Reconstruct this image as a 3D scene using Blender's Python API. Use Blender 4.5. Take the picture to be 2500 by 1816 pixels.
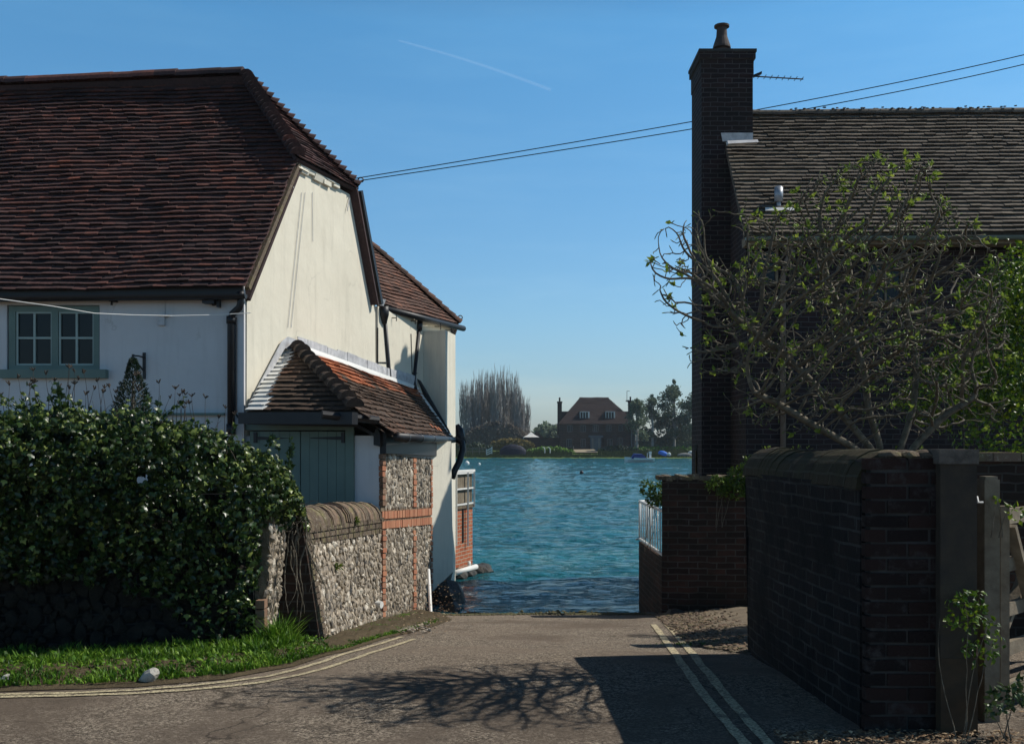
import bpy, math, random
import numpy as np
from mathutils import Vector, Matrix, noise
R = math.radians
sc = bpy.context.scene
for o in list(bpy.data.objects):
    bpy.data.objects.remove(o)

# ---------------------------------------------------------------- camera
EYE = Vector((0, 0, 1.5)); F = 2500.0; CX = 1250.0; HY = 1085.0
cam = bpy.data.cameras.new('camera'); camo = bpy.data.objects.new('camera', cam)
sc.collection.objects.link(camo); sc.camera = camo
camo.location = EYE; camo.rotation_euler = (R(90), 0, 0)
cam.sensor_width = 36; cam.sensor_fit = 'HORIZONTAL'; cam.lens = 36.0
cam.shift_y = (HY - 908) / 2500.0
cam.clip_end = 20000; cam.clip_start = 0.05
# ---------------------------------------------------------------- sky, sun, exposure
SUN_EL = 46.5; SUN_AZ = 78.5          # azimuth measured from +Y towards +X
w = bpy.data.worlds.new('World'); sc.world = w; w.use_nodes = True
nt = w.node_tree; bg = nt.nodes['Background']
sky = nt.nodes.new('ShaderNodeTexSky'); sky.sky_type = 'NISHITA'; sky.sun_disc = False
sky.sun_elevation = R(SUN_EL); sky.sun_rotation = R(SUN_AZ)
sky.air_density = 1.0; sky.dust_density = 0.6; sky.ozone_density = 1.0; sky.altitude = 0
# deepen the blue with height, as in the photograph's clear spring sky
tcw = nt.nodes.new('ShaderNodeTexCoord'); spw = nt.nodes.new('ShaderNodeSeparateXYZ'); nt.links.new(tcw.outputs['Generated'], spw.inputs[0])
rw = nt.nodes.new('ShaderNodeValToRGB'); nt.links.new(spw.outputs[2], rw.inputs[0]); cw = rw.color_ramp
SKY_STOPS = [(0.0,(0.64,0.74,0.95)), (0.12,(0.64,0.92,1.10)), (0.38,(0.52,1.08,1.30)), (0.52,(0.14,0.28,0.42)), (1.0,(0.05,0.10,0.17))]
while len(cw.elements) < len(SKY_STOPS): cw.elements.new(0.5)
for el_, (p_, c_) in zip(cw.elements, SKY_STOPS): el_.position = p_; el_.color = (*c_, 1)
nzw = nt.nodes.new('ShaderNodeTexNoise'); mpw = nt.nodes.new('ShaderNodeMapping'); mpw.inputs['Scale'].default_value = (2.0, 2.0, 14.0); mpw.inputs['Rotation'].default_value = (0.12, 0.05, 0)
nt.links.new(tcw.outputs['Generated'], mpw.inputs[0]); nt.links.new(mpw.outputs[0], nzw.inputs['Vector']); nzw.inputs['Scale'].default_value = 1.6; nzw.inputs['Detail'].default_value = 5; nzw.inputs['Roughness'].default_value = 0.6
rc = nt.nodes.new('ShaderNodeValToRGB'); nt.links.new(nzw.outputs['Fac'], rc.inputs[0]); rc.color_ramp.elements[0].position = 0.45; rc.color_ramp.elements[0].color = (1,1,1,1); rc.color_ramp.elements[1].position = 0.75; rc.color_ramp.elements[1].color = (1.22,1.10,1.04,1)
mw = nt.nodes.new('ShaderNodeMix'); mw.data_type = 'RGBA'; mw.blend_type = 'MULTIPLY'; mw.inputs[0].default_value = 1.0
nt.links.new(sky.outputs[0], mw.inputs[6]); nt.links.new(rw.outputs[0], mw.inputs[7]); mw2 = nt.nodes.new('ShaderNodeMix'); mw2.data_type = 'RGBA'; mw2.blend_type = 'MULTIPLY'; mw2.inputs[0].default_value = 1.0; nt.links.new(mw.outputs[2], mw2.inputs[6]); nt.links.new(rc.outputs[0], mw2.inputs[7]); nt.links.new(mw2.outputs[2], bg.inputs[0]); bg.inputs[1].default_value = 0.12
sl = bpy.data.lights.new('sun', 'SUN'); slo = bpy.data.objects.new('sun', sl); sc.collection.objects.link(slo)
sl.energy = 4.4; sl.angle = R(0.5); sl.color = (1.0, 0.95, 0.87)
sdir = Vector((math.sin(R(SUN_AZ)) * math.cos(R(SUN_EL)), math.cos(R(SUN_AZ)) * math.cos(R(SUN_EL)), math.sin(R(SUN_EL))))
slo.rotation_euler = sdir.to_track_quat('Z', 'Y').to_euler(); slo.location = (8, 2, 12)
sc.view_settings.view_transform = 'Standard'; sc.view_settings.look = 'None'
sc.view_settings.exposure = 0.0; sc.view_settings.gamma = 1.0
sc.render.engine = 'CYCLES'
sc.cycles.max_bounces = 5; sc.cycles.diffuse_bounces = 2

# ---------------------------------------------------------------- helpers
rng = random.Random(11)
def W(px, py, d):
    return Vector(((px - CX) / F * d, d, 1.5 + (HY - py) / F * d))
def ray(px, py):
    return Vector(((px - CX) / F, 1.0, (HY - py) / F))
def hit(px, py, p0, n):
    r = ray(px, py); t = (p0 - EYE).dot(n) / r.dot(n); return EYE + r * t
def lerp(a, b, t): return a + (b - a) * t
def pl(xs, ys, x): return float(np.interp(x, xs, ys))
def gz(y):
    return pl([-50, 6.6, 7.6, 8.6, 12.6, 13.15, 13.3, 15.0, 19, 40], [0, 0, -.06, -.17, -.60, -.68, -.76, -1.05, -1.6, -4], y)
def G(px, py):
    r = ray(px, py); t = 3.0
    while t < 40:
        p = EYE + r * t
        if p.z <= gz(p.y): return Vector((p.x, p.y, gz(p.y)))
        t += 0.01
    return p
WATER_Z = -0.88

def tag(o, label=None, cat=None, group=None, kind=None):
    if label: o['label'] = label
    if cat: o['category'] = cat
    if group: o['group'] = group
    if kind: o['kind'] = kind
    return o
ORG = {}
def thing(name, label, cat, loc, group=None):
    o = bpy.data.objects.new(name, None); sc.collection.objects.link(o)
    o.location = loc; o.empty_display_size = 0.1; ORG[o.name] = Vector(loc)
    return tag(o, label, cat, group)
class MB:
    def __init__(s): s.v = []; s.f = []; s.t = []; s.m = []; s.adds = []
    def add(s, vs, fs, tint=0.5, mi=0):
        b = len(s.v); f0 = len(s.f); s.v += [tuple(v) for v in vs]
        for f in fs: s.f.append([b + i for i in f]); s.t.append(tint); s.m.append(mi)
        s.adds.append((b, len(s.v), f0, len(s.f)))
    def quad(s, a, b, c, d, tint=0.5, mi=0): s.add([a, b, c, d], [(0, 1, 2, 3)], tint, mi)
    def poly(s, pts, tint=0.5, mi=0): s.add(pts, [tuple(range(len(pts)))], tint, mi)
    def box(s, lo, hi, tint=0.5, mi=0):
        x0, y0, z0 = lo; x1, y1, z1 = hi
        s.add([(x0,y0,z0),(x1,y0,z0),(x1,y1,z0),(x0,y1,z0),(x0,y0,z1),(x1,y0,z1),(x1,y1,z1),(x0,y1,z1)],
              [(0,3,2,1),(4,5,6,7),(0,1,5,4),(1,2,6,5),(2,3,7,6),(3,0,4,7)], tint, mi)
    def obox(s, c, ax, ay, az, tint=0.5, mi=0):   # oriented box: centre + half-axis vectors
        c = Vector(c); vs = []
        for sz in (-1, 1):
            for sx, sy in ((-1,-1),(1,-1),(1,1),(-1,1)): vs.append(c + ax*sx + ay*sy + az*sz)
        s.add(vs, [(0,3,2,1),(4,5,6,7),(0,1,5,4),(1,2,6,5),(2,3,7,6),(3,0,4,7)], tint, mi)
    def bar(s, a, b, wd, ht, up=Vector((0,0,1)), tint=0.5, mi=0):
        a = Vector(a); b = Vector(b); d = b - a; y = d.normalized(); x = y.cross(up)
        if x.length < 1e-4: x = y.cross(Vector((0,1,0)))
        x.normalize(); z = x.cross(y)
        s.obox((a+b)/2, x*wd/2, y*d.length/2, z*ht/2, tint, mi)
    def prism(s, foot, z0, z1, tint=0.5, mi=0):   # footprint counterclockwise
        n = len(foot); vs = [(p[0],p[1],z0) for p in foot] + [(p[0],p[1],z1) for p in foot]
        fs = [tuple(range(n-1,-1,-1)), tuple(range(n,2*n))] + [(i,(i+1)%n,n+(i+1)%n,n+i) for i in range(n)]
        s.add(vs, fs, tint, mi)
    def extr(s, pts, e, tint=0.5, mi=0):
        n = len(pts); pts = [Vector(p) for p in pts]; e = Vector(e)
        s.add(pts + [p+e for p in pts], [tuple(range(n)), tuple(range(2*n-1,n-1,-1))] + [((i+1)%n,i,n+i,n+(i+1)%n) for i in range(n)], tint, mi)
    def tube(s, pts, r, n=8, tint=0.5, cap=True, mi=0):
        pts = [Vector(p) for p in pts]; rs = r if isinstance(r, (list, tuple)) else [r]*len(pts)
        rings = []; ref = None
        for i, p in enumerate(pts):
            d = (pts[min(i+1,len(pts)-1)] - pts[max(i-1,0)])
            if d.length < 1e-7: d = Vector((0,0,1))
            d.normalize()
            if ref is None:
                ref = d.cross(Vector((0,0,1)))
                if ref.length < 0.05: ref = d.cross(Vector((0,1,0)))
            ref = ref - d*ref.dot(d)
            if ref.length < 1e-5: ref = d.orthogonal()
            ref.normalize(); q = d.cross(ref)
            rings.append([p + (ref*math.cos(a)+q*math.sin(a))*rs[i] for a in [2*math.pi*k/n for k in range(n)]])
        vs = [v for g in rings for v in g]; fs = []
        for i in range(len(pts)-1):
            for k in range(n):
                fs.append((i*n+k, i*n+(k+1)%n, (i+1)*n+(k+1)%n, (i+1)*n+k))
        if cap: fs.append(tuple(range(n-1,-1,-1))); fs.append(tuple(range((len(pts)-1)*n, len(pts)*n)))
        s.add(vs, fs, tint, mi)
    def lathe(s, c, prof, n=16, tint=0.5):   # prof: list of (r, z)
        c = Vector(c); vs = []; fs = []
        for r, z in prof:
            for k in range(n): a = 2*math.pi*k/n; vs.append(c + Vector((r*math.cos(a), r*math.sin(a), z)))
        for i in range(len(prof)-1):
            for k in range(n): fs.append((i*n+k, i*n+(k+1)%n, (i+1)*n+(k+1)%n, (i+1)*n+k))
        fs.append(tuple(range(n-1,-1,-1))); fs.append(tuple(range((len(prof)-1)*n, len(prof)*n)))
        s.add(vs, fs, tint)
    def arch(s, p0, p1, up, r0, r1, n=7, tint=0.5, full=math.pi):  # half-round tile from p0 to p1
        p0 = Vector(p0); p1 = Vector(p1); d = (p1-p0).normalized(); x = d.cross(up).normalized(); z = x.cross(d)
        vs = []
        for p, r in ((p0, r0), (p1, r1)):
            for k in range(n):
                a = (math.pi-full)/2 + full*k/(n-1); vs.append(p + x*math.cos(a)*r + z*math.sin(a)*r)
        fs = [(k, k+1, n+k+1, n+k) for k in range(n-1)] + [tuple(range(n-1,-1,-1)), tuple(range(n, 2*n))]
        s.add(vs, fs, tint)
    def build(s, name, mat, parent=None, origin=None, smooth=False):
        me = bpy.data.meshes.new(name); a = np.array(s.v, dtype=float)
        if parent is not None: org = ORG[parent.name]
        elif origin is not None: org = Vector(origin)
        else:
            lo = a.min(0); hi = a.max(0); org = Vector(((lo[0]+hi[0])/2, (lo[1]+hi[1])/2, lo[2]))
        a = a - np.array(org)
        me.from_pydata(a.tolist(), [], s.f)
        at = me.attributes.new('tint', 'FLOAT', 'FACE'); at.data.foreach_set('value', s.t)
        mats = mat if isinstance(mat, (list, tuple)) else [mat]
        for m in mats: me.materials.append(m)
        if len(mats) > 1: me.polygons.foreach_set('material_index', s.m)
        if smooth: me.polygons.foreach_set('use_smooth', [True]*len(s.f))
        me.update()
        o = bpy.data.objects.new(name, me); sc.collection.objects.link(o)
        if parent is not None: o.parent = parent
        else: o.location = org
        ORG[o.name] = org
        return o
def build_pieces(mb, sizes, name, mat, parent, **k):   # one object per separate piece (sizes = number of add() calls in each)
    adds = mb.adds; i = 0; out = []
    for n in sizes:
        m = MB(); m.v = []; m.f = []; m.t = []; m.m = []
        for (v0, v1, f0, f1) in adds[i:i+n]:
            b = len(m.v) - v0; m.v += mb.v[v0:v1]; m.f += [[x+b for x in f] for f in mb.f[f0:f1]]; m.t += mb.t[f0:f1]; m.m += mb.m[f0:f1]
        i += n; out.append(m.build(name, mat, parent, **k))
    return out
def struct(mb, name, mat, **k): return tag(mb.build(name, mat, **k), kind='structure')
def copy_tree(o, parent=None):
    c = o.copy(); sc.collection.objects.link(c); c.parent = parent
    if parent is None: ORG[c.name] = Vector(o.location)
    for ch in [x for x in list(bpy.data.objects) if x.parent == o]: copy_tree(ch, c)
    return c

# ---------------------------------------------------------------- materials
class N:
    def __init__(s, name):
        s.m = bpy.data.materials.new(name); s.m.use_nodes = True; s.t = s.m.node_tree
        s.b = s.t.nodes['Principled BSDF']; s.geo = None
    def n(s, typ, **k):
        x = s.t.nodes.new('ShaderNode'+typ)
        for a, v in k.items(): setattr(x, a, v)
        return x
    def l(s, a, b): s.t.links.new(a, b)
    def coord(s): 
        if not s.geo: s.geo = s.n('TexCoord')
        return s.geo.outputs['Object']
    def noise(s, scale, detail=5, rough=0.55, vec=None, dist=0):
        x = s.n('TexNoise'); x.inputs['Scale'].default_value = scale; x.inputs['Detail'].default_value = detail
        x.inputs['Roughness'].default_value = rough; x.inputs['Distortion'].default_value = dist
        s.l(vec or s.coord(), x.inputs['Vector']); return x.outputs['Fac']
    def ramp(s, fac, stops, interp='LINEAR'):
        x = s.n('ValToRGB'); cr = x.color_ramp; cr.interpolation = interp
        while len(cr.elements) < len(stops): cr.elements.new(0.5)
        for e, (p, c) in zip(cr.elements, stops):
            e.position = p; e.color = (c, c, c, 1) if isinstance(c, (int, float)) else (*c, 1)
        s.l(fac, x.inputs[0]); return x.outputs[0]
    def mix(s, fac, a, b, mode='MIX'):
        x = s.n('Mix', data_type='RGBA', blend_type=mode)
        for sock, v in ((x.inputs[0], fac), (x.inputs[6], a), (x.inputs[7], b)):
            if isinstance(v, (int, float)): sock.default_value = v
            elif isinstance(v, tuple): sock.default_value = (*v, 1)
            else: s.l(v, sock)
        return x.outputs[2]
    def math(s, op, a, b=0.0, c=None):
        x = s.n('Math', operation=op)
        for i, v in enumerate((a, b) if c is None else (a, b, c)):
            if isinstance(v, (int, float)): x.inputs[i].default_value = v
            else: s.l(v, x.inputs[i])
        return x.outputs[0]
    def mapping(s, scale, vec=None):
        x = s.n('Mapping'); x.inputs['Scale'].default_value = scale; s.l(vec or s.coord(), x.inputs[0]); return x.outputs[0]
    def tint(s): return s.n('Attribute', attribute_name='tint').outputs['Fac']
    def wallvec(s):   # (distance along the wall, height): works on any vertical face
        g = s.n('NewGeometry'); c = s.n('VectorMath', operation='CROSS_PRODUCT'); c.inputs[0].default_value = (0, 0, 1)
        s.l(g.outputs['True Normal'], c.inputs[1])
        d = s.n('VectorMath', operation='DOT_PRODUCT'); s.l(c.outputs[0], d.inputs[0]); s.l(s.coord(), d.inputs[1])
        sp = s.n('SeparateXYZ'); s.l(s.coord(), sp.inputs[0])
        cb = s.n('CombineXYZ'); s.l(d.outputs['Value'], cb.inputs[0]); s.l(sp.outputs[2], cb.inputs[1]); return cb.outputs[0]
    def out(s, col=None, rough=0.8, bump=None, bd=0.01, bs=0.5, spec=0.3, metal=0.0):
        b = s.b
        if col is not None:
            if isinstance(col, tuple): b.inputs['Base Color'].default_value = (*col, 1)
            else: s.l(col, b.inputs['Base Color'])
        if isinstance(rough, (int, float)): b.inputs['Roughness'].default_value = rough
        else: s.l(rough, b.inputs['Roughness'])
        b.inputs['Specular IOR Level'].default_value = spec; b.inputs['Metallic'].default_value = metal
        if bump is not None:
            x = s.n('Bump'); x.inputs['Strength'].default_value = bs; x.inputs['Distance'].default_value = bd
            s.l(bump, x.inputs['Height']); s.l(x.outputs[0], b.inputs['Normal'])
        return s.m
def simple(name, c1, c2=None, scale=6, rough=0.7, bd=0.004, bs=0.4, spec=0.3, metal=0, bscale=None):
    k = N(name); c2 = c2 or tuple(x*0.7 for x in c1)
    f = k.noise(scale, 6, 0.6); col = k.mix(k.ramp(f, [(0.3, 0.0), (0.7, 1.0)]), c1, c2)
    return k.out(col, rough, k.noise(bscale or scale*5, 6, 0.6), bd, bs, spec, metal)
def brick(name, cols, mortar, bw=0.225, rh=0.075, ms=0.008, wear=0.35, bd=0.008, dirt=(0.02,0.02,0.015), dirt_amt=0.4, squash=False):
    k = N(name); v = k.wallvec()
    dn = k.n('TexNoise'); dn.inputs['Scale'].default_value = 5; k.l(k.coord(), dn.inputs['Vector'])
    wv = k.n('VectorMath', operation='MULTIPLY_ADD'); k.l(dn.outputs['Color'], wv.inputs[0]); wv.inputs[1].default_value = (0.03,0.03,0); k.l(v, wv.inputs[2])
    b = k.n('TexBrick'); b.inputs['Scale'].default_value = 1; b.inputs['Brick Width'].default_value = bw; b.inputs['Row Height'].default_value = rh
    b.inputs['Mortar Size'].default_value = ms; b.inputs['Mortar Smooth'].default_value = 0.25; b.inputs['Bias'].default_value = 0.0
    b.offset = 0.5; k.l(wv.outputs[0], b.inputs['Vector'])
    b.inputs['Color1'].default_value = (0,0,0,1); b.inputs['Color2'].default_value = (1,1,1,1); b.inputs['Mortar'].default_value = (0.5,0.5,0.5,1)
    n1 = k.noise(14, 4, 0.6)
    f = k.math('ADD', k.math('MULTIPLY', b.outputs['Color'], 0.6), k.math('MULTIPLY', n1, 0.5))
    st = [(0.15 + 0.7*i/(max(1,len(cols)-1)), c) for i, c in enumerate(cols)]
    bc = k.ramp(f, st)
    mf = k.ramp(k.math('ADD', b.outputs['Fac'], k.math('MULTIPLY', k.math('SUBTRACT', k.noise(9, 6, 0.7), 0.5), wear)), [(0.35, 0.0), (0.65, 1.0)])
    col = k.mix(mf, bc, mortar)
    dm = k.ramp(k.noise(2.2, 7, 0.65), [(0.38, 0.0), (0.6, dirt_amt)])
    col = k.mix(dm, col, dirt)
    h = k.math('ADD', k.math('MULTIPLY', b.outputs['Fac'], -1.0), k.math('MULTIPLY', k.noise(45, 6, 0.7), 0.5))
    return k.out(col, 0.9, h, bd, 0.9, 0.15)
def leafmat(name, c1, c2, c3=None, rough=0.4, spec=0.5, trans=0.35):
    k = N(name); t = k.tint()
    st = [(0.0, c1), (0.6, c2)] + ([(0.95, c3)] if c3 else [])
    col = k.ramp(t, st); k.out(col, rough, spec=spec)
    tr = k.n('BsdfTranslucent'); k.l(k.mix(0.5, col, (0.5,0.8,0.05), 'MULTIPLY') if False else col, tr.inputs[0])
    mx = k.n('MixShader'); mx.inputs[0].default_value = trans
    k.l(k.b.outputs[0], mx.inputs[1]); k.l(tr.outputs[0], mx.inputs[2])
    k.l(mx.outputs[0], k.t.nodes['Material Output'].inputs[0]); return k.m
def tilemat(name, stops, lichen=(0.20,0.18,0.11), lam=0.22, rough=0.85):
    k = N(name); t = k.tint(); n1 = k.noise(1.1, 5, 0.6); n2 = k.noise(30, 6, 0.7)
    f = k.math('ADD', k.math('MULTIPLY', t, 0.72), k.math('MULTIPLY', k.math('SUBTRACT', n1, 0.36), 0.9))
    col = k.ramp(f, stops)
    col = k.mix(k.ramp(n2, [(0.35, 0.55), (0.6, 0.0)]), col, (0.012,0.012,0.012))
    col = k.mix(k.ramp(k.noise(16, 6, 0.75), [(0.60, 0.0), (0.72, lam)]), col, lichen)
    return k.out(col, rough, k.noise(60, 5, 0.6), 0.003, 0.5, 0.25)

M_WIRE = simple('wire_black', (0.004,0.004,0.005), (0.006,0.006,0.007), 3, 1.0, 0.0001, 0.0, 0.0)
def plaster_mat(name, c, c2, stain):
    k = N(name)
    col = k.mix(k.ramp(k.noise(0.9, 7, 0.65), [(0.35, 0.0), (0.75, 1.0)]), c, c2)
    sv = k.mapping((3.5, 3.5, 0.35)); col = k.mix(k.ramp(k.noise(2.0, 8, 0.7, sv), [(0.50, 0.0), (0.80, 0.40)]), col, stain)
    vo = k.n('TexVoronoi', feature='DISTANCE_TO_EDGE'); vo.inputs['Scale'].default_value = 0.7
    dn = k.n('TexNoise'); dn.inputs['Scale'].default_value = 3; dn.inputs['Detail'].default_value = 6; k.l(k.coord(), dn.inputs['Vector'])
    dv = k.n('VectorMath', operation='MULTIPLY_ADD'); k.l(dn.outputs['Color'], dv.inputs[0]); dv.inputs[1].default_value = (0.5,0.5,0.5); k.l(k.coord(), dv.inputs[2])
    k.l(dv.outputs[0], vo.inputs['Vector'])
    cr = k.math('MULTIPLY', k.ramp(vo.outputs['Distance'], [(0.0, 1.0), (0.006, 0.0)]), k.ramp(k.noise(1.3, 2), [(0.50, 0.0), (0.60, 0.35)]))
    col = k.mix(cr, col, (0.25,0.22,0.17))
    h = k.math('ADD', k.noise(2.5, 3, 0.5), k.math('MULTIPLY', k.noise(50, 4, 0.7), 0.06))
    return k.out(col, 0.85, h, 0.03, 0.5, 0.2)
M = {}
M['cream'] = plaster_mat('cream_render', (0.74,0.69,0.56), (0.66,0.61,0.49), (0.32,0.29,0.22))
M['white'] = plaster_mat('white_render', (0.74,0.70,0.58), (0.66,0.62,0.51), (0.34,0.31,0.25))
M['frontwall'] = plaster_mat('shade_toned_render', (0.64,0.63,0.62), (0.56,0.55,0.545), (0.36,0.35,0.34))  # shaded side of the cream walls: shade put into a cooler, greyer tone
M['tile_dark'] = tilemat('old_dark_clay_tiles', [(0.0,(0.035,0.024,0.024)), (0.35,(0.075,0.044,0.042)), (0.62,(0.13,0.062,0.054)), (0.85,(0.19,0.075,0.056)), (1.0,(0.34,0.11,0.07))])
M['tile_mid'] = tilemat('brown_clay_tiles', [(0.0,(0.07,0.045,0.035)), (0.4,(0.14,0.08,0.06)), (0.75,(0.20,0.10,0.07)), (1.0,(0.32,0.14,0.08))])
M['tile_red'] = tilemat('mixed_red_brown_tiles', [(0.0,(0.055,0.04,0.032)), (0.40,(0.12,0.075,0.05)), (0.62,(0.22,0.10,0.06)), (0.8,(0.42,0.13,0.055)), (1.0,(0.55,0.19,0.08))])
M['tile_grey'] = tilemat('grey_brown_tiles', [(0.0,(0.08,0.065,0.05)), (0.5,(0.165,0.135,0.105)), (1.0,(0.26,0.21,0.155))], lichen=(0.30,0.27,0.15), lam=0.45)
M['underlay'] = simple('dark_underlay', (0.012,0.011,0.010), rough=0.95)
M['black'] = simple('black_painted_iron', (0.006,0.006,0.008), (0.012,0.012,0.014), 9, 0.5, 0.001, 0.2, 0.5)
M['lead'] = simple('weathered_lead_flashing', (0.36,0.36,0.37), (0.62,0.62,0.62), 9, 0.7, 0.008, 0.6, 0.4)
M['whitepaint'] = simple('white_paint', (0.78,0.77,0.73), (0.68,0.67,0.62), 4, 0.45, 0.001, 0.2)
M['greenpaint'] = simple('grey_green_paint', (0.16,0.225,0.19), (0.125,0.18,0.155), 3, 0.5, 0.002, 0.3)
M['glass'] = simple('dark_window_glass', (0.006,0.007,0.009), (0.010,0.012,0.014), 2, 0.12, 0.0006, 0.15, 0.22)
M['brick_dark'] = brick('dark_old_brick', [(0.022,0.015,0.013),(0.045,0.026,0.020),(0.08,0.038,0.026)], (0.085,0.075,0.065), dirt_amt=0.6)
M['brick_house'] = brick('brown_house_brick', [(0.018,0.015,0.018),(0.028,0.020,0.022),(0.042,0.026,0.026)], (0.085,0.08,0.08), bw=0.24, rh=0.08, ms=0.007, dirt_amt=0.35)
M['brick_shadowed'] = brick('shade_blackened_brick', [(0.008,0.009,0.011),(0.016,0.015,0.016),(0.028,0.022,0.020)], (0.055,0.056,0.055), dirt=(0.008,0.010,0.011), dirt_amt=0.95, wear=1.3, bd=0.02)  # brick and dirt near black: the walls' shade is put into the colour
M['brick_red'] = brick('clean_red_brick', [(0.32,0.09,0.045),(0.42,0.12,0.055),(0.48,0.16,0.08)], (0.48,0.40,0.30), rh=0.068, bw=0.21, dirt_amt=0.15, wear=0.15)
k = N('single_brick'); kc = k.ramp(k.tint(), [(0.0,(0.10,0.055,0.038)),(0.3,(0.24,0.15,0.10)),(0.6,(0.38,0.145,0.08)),(1.0,(0.48,0.235,0.135))])
kc = k.mix(k.ramp(k.noise(25,6,0.7), [(0.5,0.0),(0.75,0.5)]), kc, (0.30,0.25,0.19)); M['onebrick'] = k.out(kc, 0.9, k.noise(60,5,0.7), 0.006, 0.7, 0.15)
k = N('weathered_coping_brick'); kc = k.ramp(k.tint(), [(0.0,(0.07,0.052,0.04)),(0.5,(0.15,0.115,0.085)),(1.0,(0.25,0.17,0.12))])
kc = k.mix(k.ramp(k.noise(9,7,0.7), [(0.5,0.0),(0.7,0.8)]), kc, (0.22,0.20,0.09)); kc = k.mix(k.ramp(k.noise(35,5,0.7), [(0.55,0.0),(0.7,0.7)]), kc, (0.42,0.38,0.29))
M['coping'] = k.out(kc, 0.95, k.noise(40,6,0.75), 0.012, 0.8, 0.1)
k = N('flint_stones'); kc = k.ramp(k.tint(), [(0.0,(0.035,0.033,0.03)),(0.2,(0.16,0.13,0.095)),(0.5,(0.35,0.285,0.205)),(0.85,(0.54,0.45,0.335)),(1.0,(0.74,0.66,0.53))])
kc = k.mix(k.ramp(k.noise(28,6,0.75), [(0.42,0.0),(0.6,0.65)]), kc, (0.07,0.07,0.07)); kc = k.mix(k.ramp(k.noise(4,5,0.7), [(0.55,0.0),(0.75,0.5)]), kc, (0.30,0.22,0.11))
M['flint'] = k.out(kc, 0.6, k.noise(50,5,0.7), 0.006, 0.8, 0.35)
M['mortar'] = simple('lime_mortar', (0.30,0.24,0.165), (0.15,0.12,0.085), 11, 0.95, 0.02, 0.9, 0.1)
M['darkstone'] = simple('wet_dark_stone', (0.03,0.03,0.028), (0.06,0.055,0.045), 5, 0.6, 0.03, 0.8)
M['timber'] = simple('weathered_timber', (0.15,0.12,0.085), (0.26,0.22,0.16), 12, 0.9, 0.006, 0.6, 0.15)
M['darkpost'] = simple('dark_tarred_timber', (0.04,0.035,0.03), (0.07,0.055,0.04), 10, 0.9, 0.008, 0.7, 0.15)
M['bark'] = simple('grey_brown_bark', (0.07,0.058,0.044), (0.21,0.185,0.14), 22, 0.9, 0.006, 0.8, 0.15)
M['poplarbark'] = simple('pale_grey_twigs', (0.22,0.20,0.18), (0.36,0.34,0.32), 0.8, 0.9, 0.02, 0.4, 0.1)
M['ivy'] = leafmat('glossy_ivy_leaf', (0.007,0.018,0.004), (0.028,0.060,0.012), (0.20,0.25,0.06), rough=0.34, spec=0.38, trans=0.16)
M['bud'] = leafmat('fresh_spring_leaf', (0.10,0.17,0.025), (0.20,0.28,0.04), (0.32,0.38,0.06), rough=0.5, spec=0.3, trans=0.4)
M['bush'] = leafmat('yellow_green_shrub_leaf', (0.025,0.06,0.005), (0.09,0.16,0.008), (0.26,0.34,0.015), rough=0.4, spec=0.4, trans=0.3)
M['darkleaf'] = leafmat('dark_green_leaf', (0.012,0.028,0.010), (0.03,0.06,0.02), (0.07,0.11,0.03), rough=0.45, spec=0.4, trans=0.2)
M['grass'] = leafmat('fresh_grass_blade', (0.025,0.07,0.006), (0.085,0.20,0.012), (0.22,0.36,0.04), rough=0.5, spec=0.3, trans=0.35)
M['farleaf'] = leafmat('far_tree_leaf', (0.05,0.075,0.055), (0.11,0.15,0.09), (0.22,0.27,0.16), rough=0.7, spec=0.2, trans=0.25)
M['litter'] = leafmat('dry_leaf_litter', (0.10,0.055,0.03), (0.26,0.17,0.10), (0.50,0.38,0.24), rough=0.8, spec=0.1, trans=0.1)
M['soil'] = simple('verge_soil', (0.07,0.055,0.035), (0.13,0.10,0.06), 14, 0.95, 0.02, 0.9, 0.1)
k = N('asphalt'); n1 = k.noise(52, 5, 0.9); n2 = k.noise(1.1, 6, 0.6); n3 = k.noise(17, 7, 0.9)
kc = k.ramp(n1, [(0.42,(0.055,0.044,0.034)),(0.50,(0.24,0.195,0.148)),(0.58,(0.56,0.47,0.36))])
kc = k.mix(k.ramp(n3, [(0.40,0.8),(0.50,0.0)]), kc, (0.055,0.043,0.034)); kc = k.mix(k.ramp(n2, [(0.4,0.0),(0.62,0.75)]), kc, (0.28,0.22,0.165)); kc = k.mix(k.ramp(k.noise(0.55, 6, 0.7), [(0.48,0.0),(0.58,0.6)]), kc, (0.13,0.10,0.075)); kc = k.mix(k.ramp(k.noise(3.2, 7, 0.75), [(0.60,0.0),(0.68,0.55)]), kc, (0.07,0.058,0.046)); _dn = k.n('TexNoise'); _dn.inputs['Scale'].default_value = 2.5; _dn.inputs['Detail'].default_value = 8; k.l(k.coord(), _dn.inputs['Vector']); _dv = k.n('VectorMath', operation='MULTIPLY_ADD'); k.l(_dn.outputs['Color'], _dv.inputs[0]); _dv.inputs[1].default_value = (0.9,0.9,0.0); k.l(k.coord(), _dv.inputs[2]); _vo = k.n('TexVoronoi', feature='DISTANCE_TO_EDGE'); _vo.inputs['Scale'].default_value = 0.55; k.l(_dv.outputs[0], _vo.inputs['Vector']); kc = k.mix(k.math('MULTIPLY', k.ramp(_vo.outputs['Distance'], [(0.0,1.0),(0.007,0.0)]), k.ramp(k.noise(0.9,3), [(0.48,0.0),(0.56,0.75)])), kc, (0.03,0.025,0.02))
vo = k.n('TexVoronoi'); vo.inputs['Scale'].default_value = 60; k.l(k.coord(), vo.inputs['Vector'])
h = k.math('ADD', k.math('MULTIPLY', n1, 1.0), k.math('MULTIPLY', n3, 1.6)); M['asphalt'] = k.out(kc, 0.9, h, 0.014, 1.0, 0.15)
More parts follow.
